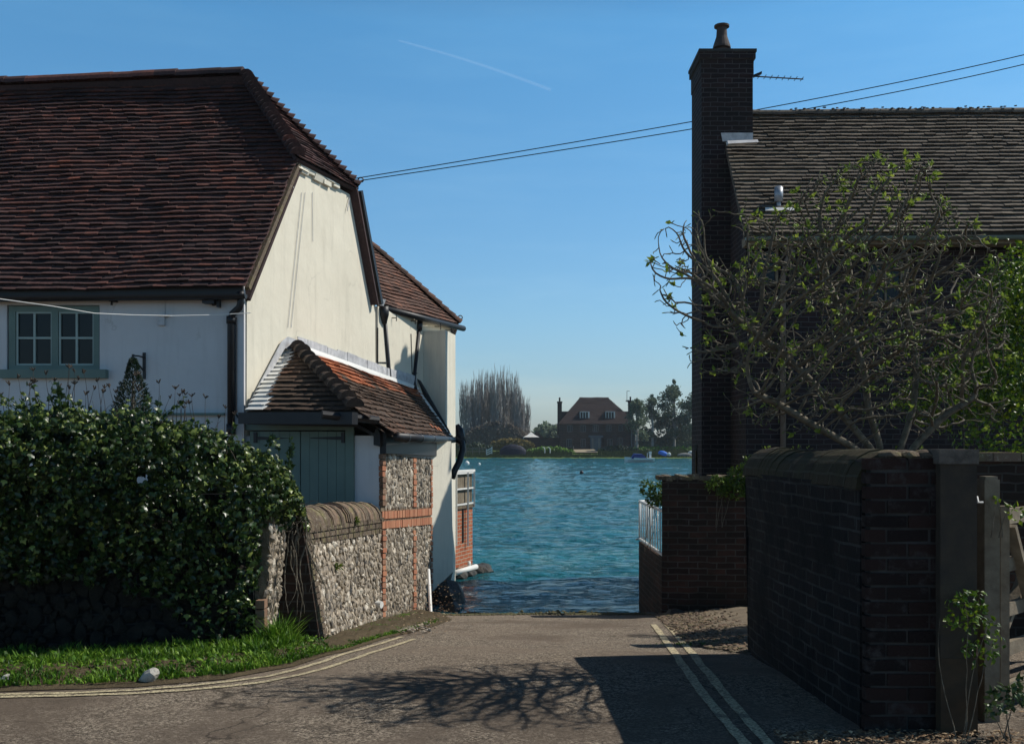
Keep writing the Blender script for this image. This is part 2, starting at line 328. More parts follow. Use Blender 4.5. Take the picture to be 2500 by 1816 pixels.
k = N('worn_cream_line_paint'); kc = k.mix(k.ramp(k.noise(55,6,0.75), [(0.48,0.0),(0.57,0.9)]), (0.62,0.53,0.33), (0.15,0.12,0.09)); kc = k.mix(k.ramp(k.noise(7,6,0.8), [(0.54,0.0),(0.62,0.85)]), kc, (0.15,0.12,0.09)); M['linepaint'] = k.out(kc, 0.8, k.noise(140,3,0.7), 0.008, 0.9)
# ---------------------------------------------------------------- roofs of real tiles
UP = Vector((0,0,1))
def newell(p):
    n = Vector((0,0,0))
    for i in range(len(p)):
        a, b = p[i], p[(i+1)%len(p)]
        n += Vector(((a.y-b.y)*(a.z+b.z), (a.z-b.z)*(a.x+b.x), (a.x-b.x)*(a.y+b.y)))
    n.normalize(); return n if n.z > 0 else -n
def tile_roof(mb, poly, ud, gauge, wid, tail, seed=1, sag=0.012, wav=1.0, rowsh=0.0):
    r = random.Random(seed); o = Vector(poly[0]); n = newell(poly); u = (ud - n*ud.dot(n)).normalized(); v = n.cross(u)
    if v.z < 0: v = -v
    P2 = [((p-o).dot(u), (p-o).dot(v)) for p in poly]
    vmax = max(b for a, b in P2); vmin = min(b for a, b in P2); nr = int((vmax-vmin)/gauge)+1
    def sagf(a, b): return sag*(noise.noise(Vector((a*0.8, b*0.8, seed)))*1.6 + 0.5*noise.noise(Vector((a*3, b*3, seed+5))))
    for kx in range(nr):
        v0 = vmin + kx*gauge; vm = min(v0 + gauge*0.5, vmax-1e-4); xs = []
        for i in range(len(P2)):
            (a0,b0), (a1,b1) = P2[i], P2[(i+1)%len(P2)]
            if (b0 <= vm) != (b1 <= vm): xs.append(a0 + (a1-a0)*(vm-b0)/(b1-b0))
        if len(xs) < 2: continue
        ua, ub = min(xs), max(xs); x = ua - (kx % 2)*wid/2 - r.random()*wid*0.15; drift = r.uniform(-.5,.5)*rowsh
        while x < ub:
            x2 = x + wid*r.uniform(0.93, 1.05); a = max(x, ua + r.uniform(-.012,.006)); b = min(x2 - 0.004, ub + r.uniform(-.006,.015))
            if b - a > 0.02:
                dv = wav*(0.009*noise.noise(Vector((x*2.2, kx*0.9, seed*3.1))) + r.uniform(-.004,.004)) + drift
                h = tail*r.uniform(0.8, 1.2); g = []
                if r.random() < 0.03*wav: dv -= r.uniform(0,.02)
                tw = r.uniform(-.004,.004)
                for (uu, vv, hh) in ((a, v0+dv, h*.58), (b, v0+dv, h*.58), (b, v0+dv+tw, h+tw), (a, v0+dv, h), (b, v0+gauge*1.25, 0.004), (a, v0+gauge*1.25, 0.004), (b, v0+gauge*1.3, -.006), (a, v0+gauge*1.3, -.006)):
                    g.append(o + u*uu + v*vv + n*(hh + sagf(uu, v0)))
                mb.add(g, [(0,1,2,3), (3,2,4,5), (0,3,5,7), (1,6,4,2), (0,7,6,1)], min(1, max(0, r.gauss(0.5, 0.22))))
            x = x2
def slab(mb, poly, th, off=0.0, tint=0.5):
    n = newell(poly); mb.extr([p + n*off for p in poly], -n*th, tint)
def ridge_line(mb, p0, p1, r, seg, seed=3, up=UP, taper=0.0, full=math.pi, lift=0.0):
    q = random.Random(seed); p0 = Vector(p0); p1 = Vector(p1); L = (p1-p0).length; n = max(1, int(L/seg))
    for i in range(n):
        a = p0.lerp(p1, i/n); b = p0.lerp(p1, (i+1.06)/n); j = Vector((0,0,q.uniform(-.006,.006)+lift))
        mb.arch(a+j, b+j, up, r*(1+taper), r*(1-taper), 8, min(1,max(0,q.gauss(0.45,0.25))), full)

# ================================================================ GROUND
def grid_sheet(xs, ys, f):
    mb = MB(); nx = len(xs); vs = [(x, y, f(x, y)) for y in ys for x in xs]
    mb.add(vs, [(j*nx+i, j*nx+i+1, (j+1)*nx+i+1, (j+1)*nx+i) for j in range(len(ys)-1) for i in range(nx-1)]); return mb
def bumpy(x, y): return 0.012*noise.noise(Vector((x*0.7, y*0.7, 0))) + 0.003*noise.noise(Vector((x*4, y*4, 3)))
ys = [-40,-20,-8,-2] + list(np.arange(0, 13.01, 0.25)) + [13.15, 13.3, 13.6, 14, 14.5, 15, 16, 17, 18, 19, 22, 30, 40]
struct(grid_sheet(list(np.arange(-60, 60.1, 2.0)), ys, lambda x, y: gz(y) - 0.03), 'ground', M['soil'])
rx = list(np.arange(-30, -4, 1.0)) + list(np.arange(-4, 4.01, 0.2)) + [5, 6, 8, 12]
ry = [-30, -10, -4, 0] + list(np.arange(1, 13.1, 0.2)) + [13.15]
def roadz(x, y): return gz(y) + bumpy(x, y) + 0.0
road = struct(grid_sheet(rx, ry, roadz), 'road', M['asphalt'])
def RZ(p, e=0.0): return Vector((p[0], p[1], roadz(p[0], p[1]) + e))
# slipway surface beyond the road edge: rough dark stones going under the water
mb = MB()
def slz(x, y): return gz(y) + 0.05*noise.noise(Vector((x*3, y*3, 1))) + 0.02 - 0.02*(y > 14)
gx = np.arange(-1.6, 2.4, 0.08); gy = np.arange(13.1, 16.5, 0.08)
mb = grid_sheet(list(gx), list(gy), slz); struct(mb, 'slipway', M['darkstone'])
# left verge between the yellow lines and the walls
VE = [G(-500,1702), G(-200,1700), G(0,1690), G(330,1680), G(551,1660), G(717,1628), G(838,1592), G(940,1560), G(990,1548), G(1060,1530), G(1110,1512)]
VW = [(-4.6,7.3), (-3.9,7.45), (-3.2,7.45), (-2.6,7.7), (-2.15,8.0), (-2.0,8.5), (-1.6,9.6), (-1.45,10.6), (-1.35,11.4), (-1.25,12.6), (-1.2,13.2)]
mb = MB(); nv = 6; rows = []
VEs = []; VWs = []
for i in range(len(VE)-1):
    for s in range(8):
        t = s/8; a = Vector(VE[i]).lerp(VE[i+1], t); b = Vector((lerp(VW[i][0],VW[i+1][0],t), lerp(VW[i][1],VW[i+1][1],t), 0)); VEs.append(a); VWs.append(b)
vs = []
for a, b in zip(VEs, VWs):
    for j in range(nv+1):
        p = a.lerp(b, j/nv); e = 0.006 + 0.05*min(1, j/2) + (0.02*noise.noise(Vector((p.x*3,p.y*3,7))) if j else 0)
        vs.append((p.x, p.y, roadz(p.x, p.y) + e))
mb.add(vs, [(i*(nv+1)+j, (i+1)*(nv+1)+j, (i+1)*(nv+1)+j+1, i*(nv+1)+j+1) for i in range(len(VEs)-1) for j in range(nv)])
struct(mb, 'verge', M['soil'])
# double lines painted on the road
def line(pts, wd, name='painted_line'):
    g = [G(*p) for p in pts]; fine = []
    for i in range(len(g)-1):
        for s in range(10): fine.append(g[i].lerp(g[i+1], s/10))
    fine.append(g[-1]); mb = MB(); vs = []
    for i, p in enumerate(fine):
        d = (fine[min(i+1,len(fine)-1)] - fine[max(i-1,0)]); d.z = 0; d.normalize(); s = Vector((d.y, -d.x, 0))
        wj = wd*(1+0.25*noise.noise(Vector((p.x*8, p.y*8, 2))))
        for q in (-1, 1):
            x = p + s*q*wj/2; vs.append((x.x, x.y, roadz(x.x, x.y) + 0.006))
    mb.add(vs, [(2*i, 2*i+1, 2*i+3, 2*i+2) for i in range(len(fine)-1)])
    return struct(mb, name, M['linepaint'])
D = 2500/2267.0
line([(x*D, y*D) for x, y in [(-1100,1556),(-600,1551),(-300,1547),(-100,1543),(0,1539),(150,1536),(300,1529),(410,1521),(500,1511),(590,1498),(650,1484),(720,1464),(790,1440),(860,1420),(890,1411)]], 0.045)
line([(x*D, y*D) for x, y in [(-1100,1562),(-600,1557),(-300,1553),(-100,1549),(0,1545),(150,1542),(300,1536),(410,1529),(500,1521),(590,1509),(650,1497),(720,1480),(790,1457),(860,1434),(918,1415)]], 0.045)
line([(x*D, y*D) for x, y in [(1446,1384),(1466,1406),(1486,1437),(1508,1470),(1536,1510),(1568,1552),(1606,1598),(1650,1650),(1700,1720)]], 0.06)
line([(x*D, y*D) for x, y in [(1475,1384),(1498,1404),(1524,1438),(1552,1474),(1586,1516),(1620,1556),(1660,1602),(1702,1650),(1765,1720)]], 0.06)

# ================================================================ WATER
mb = MB(); rows = [12.8]
while rows[-1] < 176: rows.append(rows[-1]*(1.0065 if rows[-1] < 40 else 1.009))
tans = np.linspace(-0.42, 0.42, 340)
def wave(x, y):
    a = 0.0; q = min(1.0, 30/y)
    a += 0.060*noise.noise(Vector((x*0.7, y*1.3, 0.3))) + 0.045*noise.noise(Vector((x*1.9+5, y*3.6, 1.3))) + 0.012*noise.noise(Vector((x*5, y*8, 2.3)))
    a += 0.010*math.sin(y*3.1 + x*0.7 + 2*noise.noise(Vector((x*.5,y*.5,9))))
    return a*pl([12.8,14.5,18,40,176],[0.25,0.5,0.9,1.0,2.2], y)
nx = len(tans); vs = []
for y in rows:
    for t in tans: vs.append((t*y, y, WATER_Z + wave(t*y, y)))
mb.add(vs, [(j*nx+i, j*nx+i+1, (j+1)*nx+i+1, (j+1)*nx+i) for j in range(len(rows)-1) for i in range(nx-1)])
for s in (-1, 1):
    mb.quad((s*0.42*12.8, 12.8, WATER_Z-.01), (s*0.42*176, 176, WATER_Z-.01), (s*700, 176, WATER_Z-.01), (s*700, 12.8, WATER_Z-.01))
k = N('harbour_water'); v1 = k.mapping((0.9, 2.0, 1)); v2 = k.mapping((3.5, 7.0, 1))
h = k.math('ADD', k.math('MULTIPLY', k.noise(1.0, 5, 0.6, v1), 1.0), k.math('MULTIPLY', k.noise(1.0, 4, 0.6, v2), 0.35))
wc = k.mix(k.ramp(k.noise(0.5, 5, 0.6, v1), [(0.35,0.0),(0.65,1.0)]), (0.008,0.105,0.132), (0.016,0.165,0.192))
wc = k.mix(k.ramp(k.noise(0.06, 4, 0.6, k.mapping((0.6,1.6,1))), [(0.4,0.0),(0.65,0.6)]), wc, (0.010,0.062,0.082)); M['water'] = k.out(wc, 0.09, h, 0.45, 1.0, 0.38); k.b.inputs['IOR'].default_value = 1.33
wo = struct(mb, 'water', M['water'], origin=(0,0,0), smooth=True)

# ================================================================ LEFT COTTAGE
gpd = Vector((0.3, 1, 0)); gpn = Vector((1, -0.3, 0)).normalized(); GP0 = Vector((-3.12, 12.0, 0))
def gp(px, py, off=0.0): return hit(px, py, GP0 + gpn*off, gpn)
HL = Vector((-9.2, 0.58, 0)); HU = -HL.normalized()
cot = thing('cottage', 'old white cottage with steep dark tiled roof and sunlit cream gable beside the lane', 'house', (-4.5, 13.5, -0.4))
mb = MB(); pts = [gp(600,1400), gp(603,714), gp(736,408), gp(866,482), gp(916,748), gp(921,1300)]
pts[0].z = -1.3; pts[-1].z = -1.3
mb.extr(pts, HL)
mb.build('wall', M['cream'], cot)
# grey-white front skin (the gable's render, greyed to carry its shade), 4 mm proud
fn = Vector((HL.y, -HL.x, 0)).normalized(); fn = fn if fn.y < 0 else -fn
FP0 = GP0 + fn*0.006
def fp(px, py, off=0.0): return hit(px, py, FP0 + fn*off, fn)
# front roof slope
eR = W(599, 702, 11.82); RD = W(595, 184, 14.05); eL = eR + HL; RL = RD + Vector((-9.2, 0.75, -0.10)); HR = RL - RD
n = (HU).cross(RD - eR).normalized(); H1 = hit(724, 388, eR, n); 
rf = MB(); poly = [eR, H1, RD, RL, eL]
tile_roof(rf, poly, HU, 0.083, 0.165, 0.046, 5, 0.02, wav=0.55)
slab(rf, [eR, H1, RD, RD+HL, eL], 0.05, -0.18, 0.1)
H2 = gp(874, 462, 0.10); H1b = gp(726, 384, 0.10)
hp = [H1b, H2, RD]
tile_roof(rf, hp, (H2-H1b), 0.085, 0.165, 0.032, 6, 0.015); slab(rf, hp, 0.05, -0.012, 0.1)
BE = gp(925, 742, 0.10); BE.z -= 0.0
rp = [BE, BE + HL, RL, RD, H2]
slab(rf, rp, 0.06, 0.0, 0.2)
roof = rf.build('roof', M['tile_dark'], cot)
mb = MB(); 
# bonnet tiles up the front hip and the rear hip, ridge tiles
for (a, b, seed) in ((H1b, RD, 8), (H2, RD, 9)):
    L = (b-a).length; nb = int(L/0.095); q = random.Random(seed)
    for i in range(nb):
        p0 = a.lerp(b, i/nb); p1 = a.lerp(b, (i+1.9)/nb); ht = Vector((0,0,0.035+q.uniform(-.006,.006)))
        mb.arch(p0+ht, p1, UP, 0.105, 0.03, 7, q.gauss(0.3,0.15), math.pi)
mb.build('hip_tiles', M['tile_dark'], roof_parent := cot)
mb = MB(); q = random.Random(4); L = HR.length; nseg = int(L/0.30)
for i in range(nseg):
    a = RD + HR*(i/nseg); b = RD + HR*((i+1.03)/nseg); z = Vector((0,0,0.0+q.uniform(-.008,.008)))
    t = 1.0 if 4 <= i <= 9 else q.uniform(0.1,0.35)
    mb.arch(b+z, a+z, UP, 0.115, 0.118, 8, t)
mb.build('ridge_tiles', M['tile_dark'], cot)
# verge mortar and under-verge boards on the gable
mb = MB()
def strip(mbx, a, b, w1, w2, n_, th): # flat trim on plane
    d = (b-a).normalized(); s = d.cross(n_).normalized()
    mbx.extr([a + s*w1, b + s*w1, b - s*w2, a - s*w2], n_*th)
strip(mb, gp(600,706,.003), gp(727,396,.003), 0.02, 0.035, gpn, 0.055)
mb.build('verge_mortar', M['coping'], cot)
mb = MB(); strip(mb, gp(869,468,.003), gp(920,744,.003), 0.02, 0.05, gpn, 0.09); strip(mb, gp(738,398,.003), gp(868,474,.003), 0.0, 0.04, gpn, 0.05)
mb.build('bargeboard', M['black'], cot)
mb = MB(); q = random.Random(21)
for px, py, s in ((735,408,.10),(752,414,.12),(768,420,.13),(788,430,.12),(803,436,.10),(742,420,.07),(775,436,.09),(796,447,.08),(818,452,.07)):
    c = gp(px, py, 0.02); mb.obox(c, gpd.normalized()*s*1.3, gpn*0.03, Vector((q.uniform(-.02,.02),0,s*0.42)), 0.5)
build_pieces(mb, [1]*9, 'patched_mortar', M['white'], cot)
mb = MB()  # hairline drainage wires down the gable
for a, b in (((737,470),(703,800)),((745,470),(711,800)),((763,470),(764,590))):
    mb.tube([gp(*a,0.012), gp(*b,0.012)], 0.004, 4)
mb.tube([gp(719,428,.02), gp(716,460,.03)], 0.008, 5); mb.tube([gp(853,484,.02), gp(848,515,.03)], 0.008, 5)
build_pieces(mb, [1]*5, 'gable_wire', M['lead'], cot)
# scroll bracket at the corner of the hip that holds the overhead wires
def scroll(mb, base, h, r, right):
    pts = [base, base + UP*h*0.6]; 
    for i in range(15):
        a = math.pi - i/14*math.pi*1.8; rr = r*(1 - 0.55*i/14); c = base + UP*h*0.75 + right*r
        pts.append(c + right*math.cos(a)*rr + UP*math.sin(a)*rr)
    mb.tube(pts, 0.010, 5)
mb = MB(); scroll(mb, H2 + Vector((0.0,0,0.0)), 0.17, 0.045, Vector((1,0,0))); mb.build('scroll_hook', M['black'], cot)
# gutter and soffit along the front eave
mb = MB(); g0 = eR + Vector((0.02,-0.05,-0.085)); pg = []
for i in range(9):
    a = math.pi + math.pi*i/8; pg.append(g0 + fn*math.cos(a)*0.055 + UP*math.sin(a)*0.055)
pg += [g0 + fn*0.055 + UP*0.01, g0 - fn*0.055 + UP*0.01]
mb.extr(pg[:9], HL); mb.build('gutter', M['black'], cot)
mb = MB(); a = fp(598,700,0.002); mb.extr([a, a+fn*0.09, a+fn*0.09-UP*0.16, a-UP*0.16], HL); mb.build('fascia', M['black'], cot)
# front render skin with window opening
WX0, WX1, WY0, WY1 = 22, 248, 746, 903
mb = MB(); hu = -HU
def frect(mb, x0, y0, x1, y1, off, th):
    a, b, c, d = fp(x0,y0,off), fp(x1,y0,off), fp(x1,y1,off), fp(x0,y1,off); mb.extr([a,b,c,d], fn*th)
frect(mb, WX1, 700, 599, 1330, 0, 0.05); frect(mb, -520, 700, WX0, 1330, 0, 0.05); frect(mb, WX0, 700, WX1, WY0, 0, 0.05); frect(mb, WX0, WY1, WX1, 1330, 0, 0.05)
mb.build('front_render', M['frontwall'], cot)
win = MB()
for r in ((26,748,246,762),(26,892,246,903),(26,762,42,892),(232,762,246,892),(130,762,146,892)): frect(win, *r, 0.0, 0.04)
wo1 = win.build('window', M['greenpaint'], cot)
def sub(mb, name, mat, parent):
    ORG[parent.name] = ORG[parent.name]; return mb.build(name, mat, parent)
mb = MB()
for x0, x1 in ((42,130),(146,232)):
    xm = (x0+x1)/2; ym = 826
    for r in ((x0,762,x0+4,892),(x1-4,762,x1,892),(x0+4,762,x1-4,766),(x0+4,888,x1-4,892),(xm-2.5,766,xm+2.5,888),(x0+4,ym-3,xm-2.5,ym+2),(xm+2.5,ym-3,x1-4,ym+2)): frect(mb, *r, 0.012, 0.02)
sub(mb, 'glazing_bars', simple('pale_sage_paint', (0.36,0.44,0.40), (0.30,0.37,0.33), 3, 0.5), wo1)
for x0, x1 in ((42,130),(146,232)):
    mb = MB(); frect(mb, x0, 762, x1, 892, 0.003, 0.006); sub(mb, 'pane', M['glass'], wo1)
mb = MB(); frect(mb, 8, 903, 266, 924, 0.04, 0.09); mb.build('window_sill', M['greenpaint'], cot)
mb = MB(); frect(mb, -520, 1008, 550, 1014, 0.05, 0.05); mb.build('string_board', M['greenpaint'], cot)
mb = MB()  # items on the sill inside, seen dimly: curtains
# downpipe with swan neck
mb = MB(); P = [fp(588,712,0.16), fp(588,740,0.16), fp(584,752,0.15), fp(568,766,0.10), fp(564,785,0.08), fp(564,1060,0.08)]
mb.tube(P, 0.042, 10); mb.tube([fp(564,772,.08), fp(564,790,.08)], 0.055, 10); mb.tube([fp(564,1035,.08), fp(564,1060,.08)], 0.055, 10)
dp = mb.build('downpipe', M['black'], cot, smooth=True)
mb = MB(); mb.tube([fp(577,775,.07), fp(576,1010,.07), fp(582,1020,.07)], 0.011, 6); mb.build('cable', M['black'], cot)
mb = MB(); mb.tube([fp(522,730,0.05), fp(522,742,0.12)], 0.03, 8); mb.obox(fp(512,734,0.13), HU*0.07, fn*0.06, UP*0.035); mb.obox(fp(534,740,0.1), HU*0.015, fn*0.04, UP*0.05); mb.build('floodlight', M['black'], cot)
mb = MB(); mb.obox(fp(396,783,0.06), HU*0.035, fn*0.03, UP*0.055); mb.obox(fp(402,770,0.08), HU*0.055, fn*0.05, UP*0.007); mb.tube([fp(403,722,.052), fp(403,768,.055)], 0.005, 5); mb.build('porch_light', M['lead'], cot)
mb = MB(); mb.tube([fp(273,725,.06), fp(272,745,.06)], .012, 5); mb.tube([fp(266,734,.06), fp(287,737,.06)], .010, 5); mb.build('wall_hook', M['black'], cot)
mb = MB(); mb.obox(fp(352,893,0.062), HU*0.015, fn*0.012, UP*0.155)
mb.tube([fp(350,872,.07), fp(338,869,.24), fp(325,868,.30)], 0.010, 6); mb.tube([fp(350,905,.07), fp(335,885,.20), fp(327,876,.28)], 0.010, 6); mb.tube([fp(325,865,.30), fp(325,888,.30)], 0.016, 6)
tag(mb.build('hanging_basket_bracket', M['black']), 'black iron basket bracket on the shaded cottage wall above the conifer', 'bracket')

# ================================================================ SECOND HOUSE (behind, towards the water)
h2 = thing('harbour_house', 'lower cream house with brown tiled roof between the big cottage and the water', 'house', (-1.9, 17.2, -0.9))
mb = MB(); S0 = Vector((-2.04,15.57,0)); S1 = Vector((-1.514,17.32,0)); S2 = Vector((-1.086,18.1,0)); S3 = Vector((-1.20,20.5,0)); S4 = Vector((-8,21,0)); S5 = Vector((-8,15.6,0))
mb.prism([S0,S1,S2,S3,S4,S5], -1.3, 3.60); mb.build('wall', M['cream'], h2)
def wd(px, off=.06): return 6.72/(.3-(px-1250)/2500.0) - off
mb = MB(); mb.prism([(-1.50,17.34),(-1.115,17.20),(-0.994,18.0),(-1.10,19.2),(-1.5,19.2)], -1.3, 3.42); mb.build('buttress', M['white'], h2)
p0 = W(927, 742, 15.85); p1 = W(1121, 793, 18.35); e = (p1-p0); hb = Vector((-e.y, e.x, 0)).normalized(); sv = hb*math.cos(R(48)) + UP*math.sin(R(48)); rn = e.cross(sv).normalized()
top = hit(903, 600, p0, rn); tl = hit(880, 600, p0, rn)
poly = [p0, p1, top, tl]
rf = MB(); tile_roof(rf, poly, e, 0.095, 0.165, 0.03, 12, 0.02); slab(rf, poly, 0.05, -0.01, 0.1); rf.build('roof', M['tile_mid'], h2)
back = p1 + Vector((-0.3, 3.2, 0)); sl2 = MB(); slab(sl2, [p1, back, top], 0.05, 0.0, 0.4); sl2.build('end_slope', M['tile_mid'], h2)
mb = MB(); ridge_line(mb, p1, top, 0.085, 0.16, 6, taper=0.12, lift=0.02); mb.build('hip_tiles', M['tile_mid'], h2)
mb = MB(); scroll(mb, p1 + Vector((-0.02,0,0)), 0.17, 0.045, Vector((1,0,0))); mb.build('scroll_hook', M['black'], h2)
eh = e.normalized(); out2 = Vector((e.y,-e.x,0)).normalized()
mb = MB(); mb.tube([p0 + out2*0.03 - UP*0.06 + eh*0.15, p1 + out2*0.03 - UP*0.055 + eh*0.12], 0.05, 10); mb.build('gutter', M['black'], h2, smooth=True)
mb = MB(); a = S0 + UP*0; 
mb.tube([W(938,765,wd(938)), W(951,925,wd(951)), W(959,940,wd(959,.15))], 0.034, 10); mb.tube([W(936,748,wd(936,.1)), W(937,768,wd(937,.1)), W(938,790,wd(938))], [0.09,0.085,0.04], 8)
mb.build('downpipe', M['black'], h2, smooth=True)
mb = MB(); mb.tube([W(1024,786,wd(1024)), W(1010,930,wd(1010)), W(1014,950,wd(1014,.2))], 0.036, 10); mb.tube([W(1024,784,wd(1024)),W(1022,806,wd(1022))], 0.062, 8); mb.build('downpipe', M['black'], h2, smooth=True)
mb = MB()
for pts in ([(922,800),(922,905),(930,915)], [(1003,815),(1006,920),(1014,938)]): mb.tube([W(x,y,wd(x,.03)) for x,y in pts], 0.011, 5)
for a, b in (((924,885),(946,885)),((1007,911),(1018,911))): mb.tube([W(*a,wd(a[0],.03)), W(*b,wd(b[0],.05))], 0.010, 5)
build_pieces(mb, [1]*4, 'drain_cable', M['black'], h2)
mb = MB()
for x, y, d in ((962,776,wd(962)),(1008,783,wd(1008)),(1070,797,17.25),(1095,806,18.0)):
    mb.tube([W(x-9,y,d-.05), W(x+6,y,d-.05)], 0.007, 4); mb.tube([W(x+6,y-8,d-.05), W(x+6,y+8,d-.05)], 0.007, 4)
mb.tube([W(1104,803,17.9), W(1107,812,17.9), W(1113,806,17.9)], 0.010, 5); build_pieces(mb, [2]*4+[1], 'iron_hook', M['black'], h2)
mb = MB(); mb.obox(W(931,738,wd(931)), Vector((.04,.06,0)), Vector((0,.03,0)), Vector((.02,0,.05))); mb.build('lead_flashing', M['lead'], h2)

# ================================================================ LEAN-TO
lt = thing('lean_to_shed', 'flint and brick lean-to with red and brown tiled roof and grey-green doors', 'shed', (-2.0, 12.4, -0.5))
A0 = Vector((-3.14,12.02,0)); A1 = Vector((-1.475,11.42,0)); A2 = Vector((-1.083,17.1,0)); A3 = Vector((-1.60,17.1,0))
mb = MB(); mb.prism([A0, A1, A2, A3], -1.3, 1.60); 
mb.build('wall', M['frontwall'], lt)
ltn = Vector((A1.y-A0.y, -(A1.x-A0.x), 0)).normalized()
def lf(px, py, off=0.0): return hit(px, py, A1 + ltn*off, ltn)
ap = gp(716, 846, 0.02)
Rb = W(1102, 1068, 17.15); Rt = W(1016, 946, 17.0)
Ef = W(960, 1060, 11.3)                       # front end of the right eave
rn = newell([Ef, Rb, ap]); 
def rr(px, py, off=0.0): return hit(px, py, Ef + rn*off, rn)
Rt = rr(1016, 946); hb0 = rr(868, 1003)
Rt = gp(1016, 950, 0.015); rf = MB()
_ed = Ef.lerp(ap, .21); _k = (hb0-_ed).dot((Rb-Ef).normalized())/(Rb-Ef).length
def RS(a, b): return Ef.lerp(Rb, a).lerp(ap.lerp(Rt, a), b)
def RN(a, b): 
    x = (RS(a+.02, b)-RS(a-.02, b)).cross(RS(a, b+.02)-RS(a, b-.02)).normalized(); return x if x.z > 0 else -x
def twisted_tiles(mb, nrow, wid, tail, seed):   # the lean-to roof is out of true: its courses fan a little
    r = random.Random(seed)
    for j in range(nrow):
        b = j/nrow; bm_ = b + .5/nrow; aL = pl([0,.21,1],[0,_k,0], bm_); L = (RS(1, b)-RS(0, b)).length; a = aL - (j % 2)*wid/2/L
        while a < 1.0:
            a2 = a + wid*r.uniform(.93,1.05)/L; x0 = max(a, aL); x1 = min(a2 - .004/L, 1.004)
            if x1-x0 > .01:
                db = r.uniform(-.12,.12)/nrow + .1*noise.noise(Vector((a*9, j*.7, 3)))/nrow; h = tail*r.uniform(.8,1.25); g = []
                for (aa, bb, hh) in ((x0,b+db,h*.55),(x1,b+db,h*.55),(x1,b+db,h),(x0,b+db,h),(x1,b+1.25/nrow,.004),(x0,b+1.25/nrow,.004),(x1,b+1.3/nrow,-.006),(x0,b+1.3/nrow,-.006)): g.append(RS(aa,bb) + RN(aa,bb)*(hh + .02*noise.noise(Vector((aa*5, bb*4, 1)))))
                mb.add(g, [(0,1,2,3),(3,2,4,5),(0,3,5,7),(1,6,4,2),(0,7,6,1)], min(1, max(0, r.gauss(.5,.22))))
            a = a2
def redtint(mbx, i0):   # orange new tiles run along the top of the slope, older brown tiles below
    for i in range(i0, len(mbx.f)):
        p = Vector(mbx.v[mbx.f[i][0]]); q = (p - Ef); hgt = q.z/(ap.z-Ef.z); u = (p.y-ap.y)/3.4
        if hgt > 0.60 - 0.02*u and noise.noise(p*1.7) > -0.28: mbx.t[i] = min(1.0, 0.72 + 0.28*abs(mbx.t[i]))
        else: mbx.t[i] = 0.05 + 0.45*mbx.t[i]
twisted_tiles(rf, 15, 0.17, 0.034, 15); redtint(rf, 0)
for (a_, b_) in ((.70,.16),(.76,.13),(.81,.12)):
    c = RS(a_, b_)+RN(a_, b_)*.034; u = (Rb-Ef).normalized(); v = RN(a_, b_).cross(u); rf.obox(c, u*0.09, v*0.04, RN(a_, b_)*0.004, 0.95)
vs = [RS(pl([0,1],[pl([0,.21,1],[0,_k,0],j/10),1],i/10), j/10) - RN(.5,.5)*.03 for i in range(11) for j in range(11)]
rf.add(vs, [(i*11+j,(i+1)*11+j,(i+1)*11+j+1,i*11+j+1) for i in range(10) for j in range(10)], .1)
# front slope
fl = W(602, 1004, 11.72); fl = fl
fr = hb0; fpoly = [fl, fr, ap]; fnn = newell(fpoly)
def fr_(px, py, off=0.0): return hit(px, py, fl + fnn*off, fnn)
_i0 = len(rf.t); tl0 = fr_(642,1004); tp = fr_(708,872)
tile_roof(rf, [tl0, fr, ap, tp], fr-fl, 0.098, 0.17, 0.034, 16, 0.012); rf.t[_i0:] = [t*.42 for t in rf.t[_i0:]]
slab(rf, fpoly, 0.04, -0.014, 0.1)
rf.build('roof', M['tile_red'], lt)
mb = MB(); L = (ap-hb0).length; nb = 11; q = random.Random(31)
h0 = hb0 + Vector((0.0,-0.03,0.0))
for i in range(nb):
    a = h0.lerp(ap, i/nb); b = h0.lerp(ap, (i+1.7)/nb) if i < nb-1 else ap; mb.arch(a+UP*(0.05+q.uniform(-.01,.01)), b, UP, 0.105, 0.04, 9, q.uniform(0.0,0.22), math.pi)
mb.build('hip_tiles', M['tile_red'], lt)
fm = MB(); pm = MB(); tile_roof(pm, [fr_(604,1003,.012), fr_(644,1003,.012), fr_(712,868,.012), fr_(716,850,.012), fr_(692,842,.012)], fr-fl, 0.098, 0.5, 0.024, 17, 0.006)
fm.extr([gp(606,1000,.03), gp(607,985,.03), gp(686,834,.03), gp(702,822,.03), gp(730,832,.03), gp(722,858,.03), gp(694,850,.03)], gpn*0.012)
pm.build('painted_tiles', M['whitepaint'], lt)
q = random.Random(5); x = 728; tops = []   # ragged apron of lead on the gable above the roof
pts_lo = [(724,860),(860,900),(1016,948)]; 
for i in range(12):
    xa = 726 + i*24.2; xb = xa + 24.6; ya = 850+(xa-726)*0.342; yb = 850+(xb-726)*0.342; hgt = q.uniform(27,31)
    fm.extr([gp(xa,ya+7,.034), gp(xb,yb+7,.034), gp(xb-1,yb-hgt,.034), gp(xa,ya-hgt+q.uniform(-1.5,1.5),.034)], gpn*(0.008+0.006*(i%2)))
fm.build('lead_flashing', M['lead'], lt)
fm = MB(); u = (Rb-Ef).normalized()
for i in range(12):
    a0, a1 = .07+i*.0775, .07+(i+1)*.0775
    fm.extr([RS(a0,.955+.01*(i%2))+RN(a0,1)*.035, RS(a1,.955+.01*((i+1)%2))+RN(a1,1)*.035, RS(a1,1)+RN(a1,1)*.06, RS(a0,1)+RN(a0,1)*.06], UP*-.02)
fm.extr([RS(.985,1)+UP*.05, RS(1.0,1)+UP*.06, RS(1.0,0)+UP*.06, RS(.975,0)+UP*.045, RS(.965,.5)+UP*.05], UP*-.02)
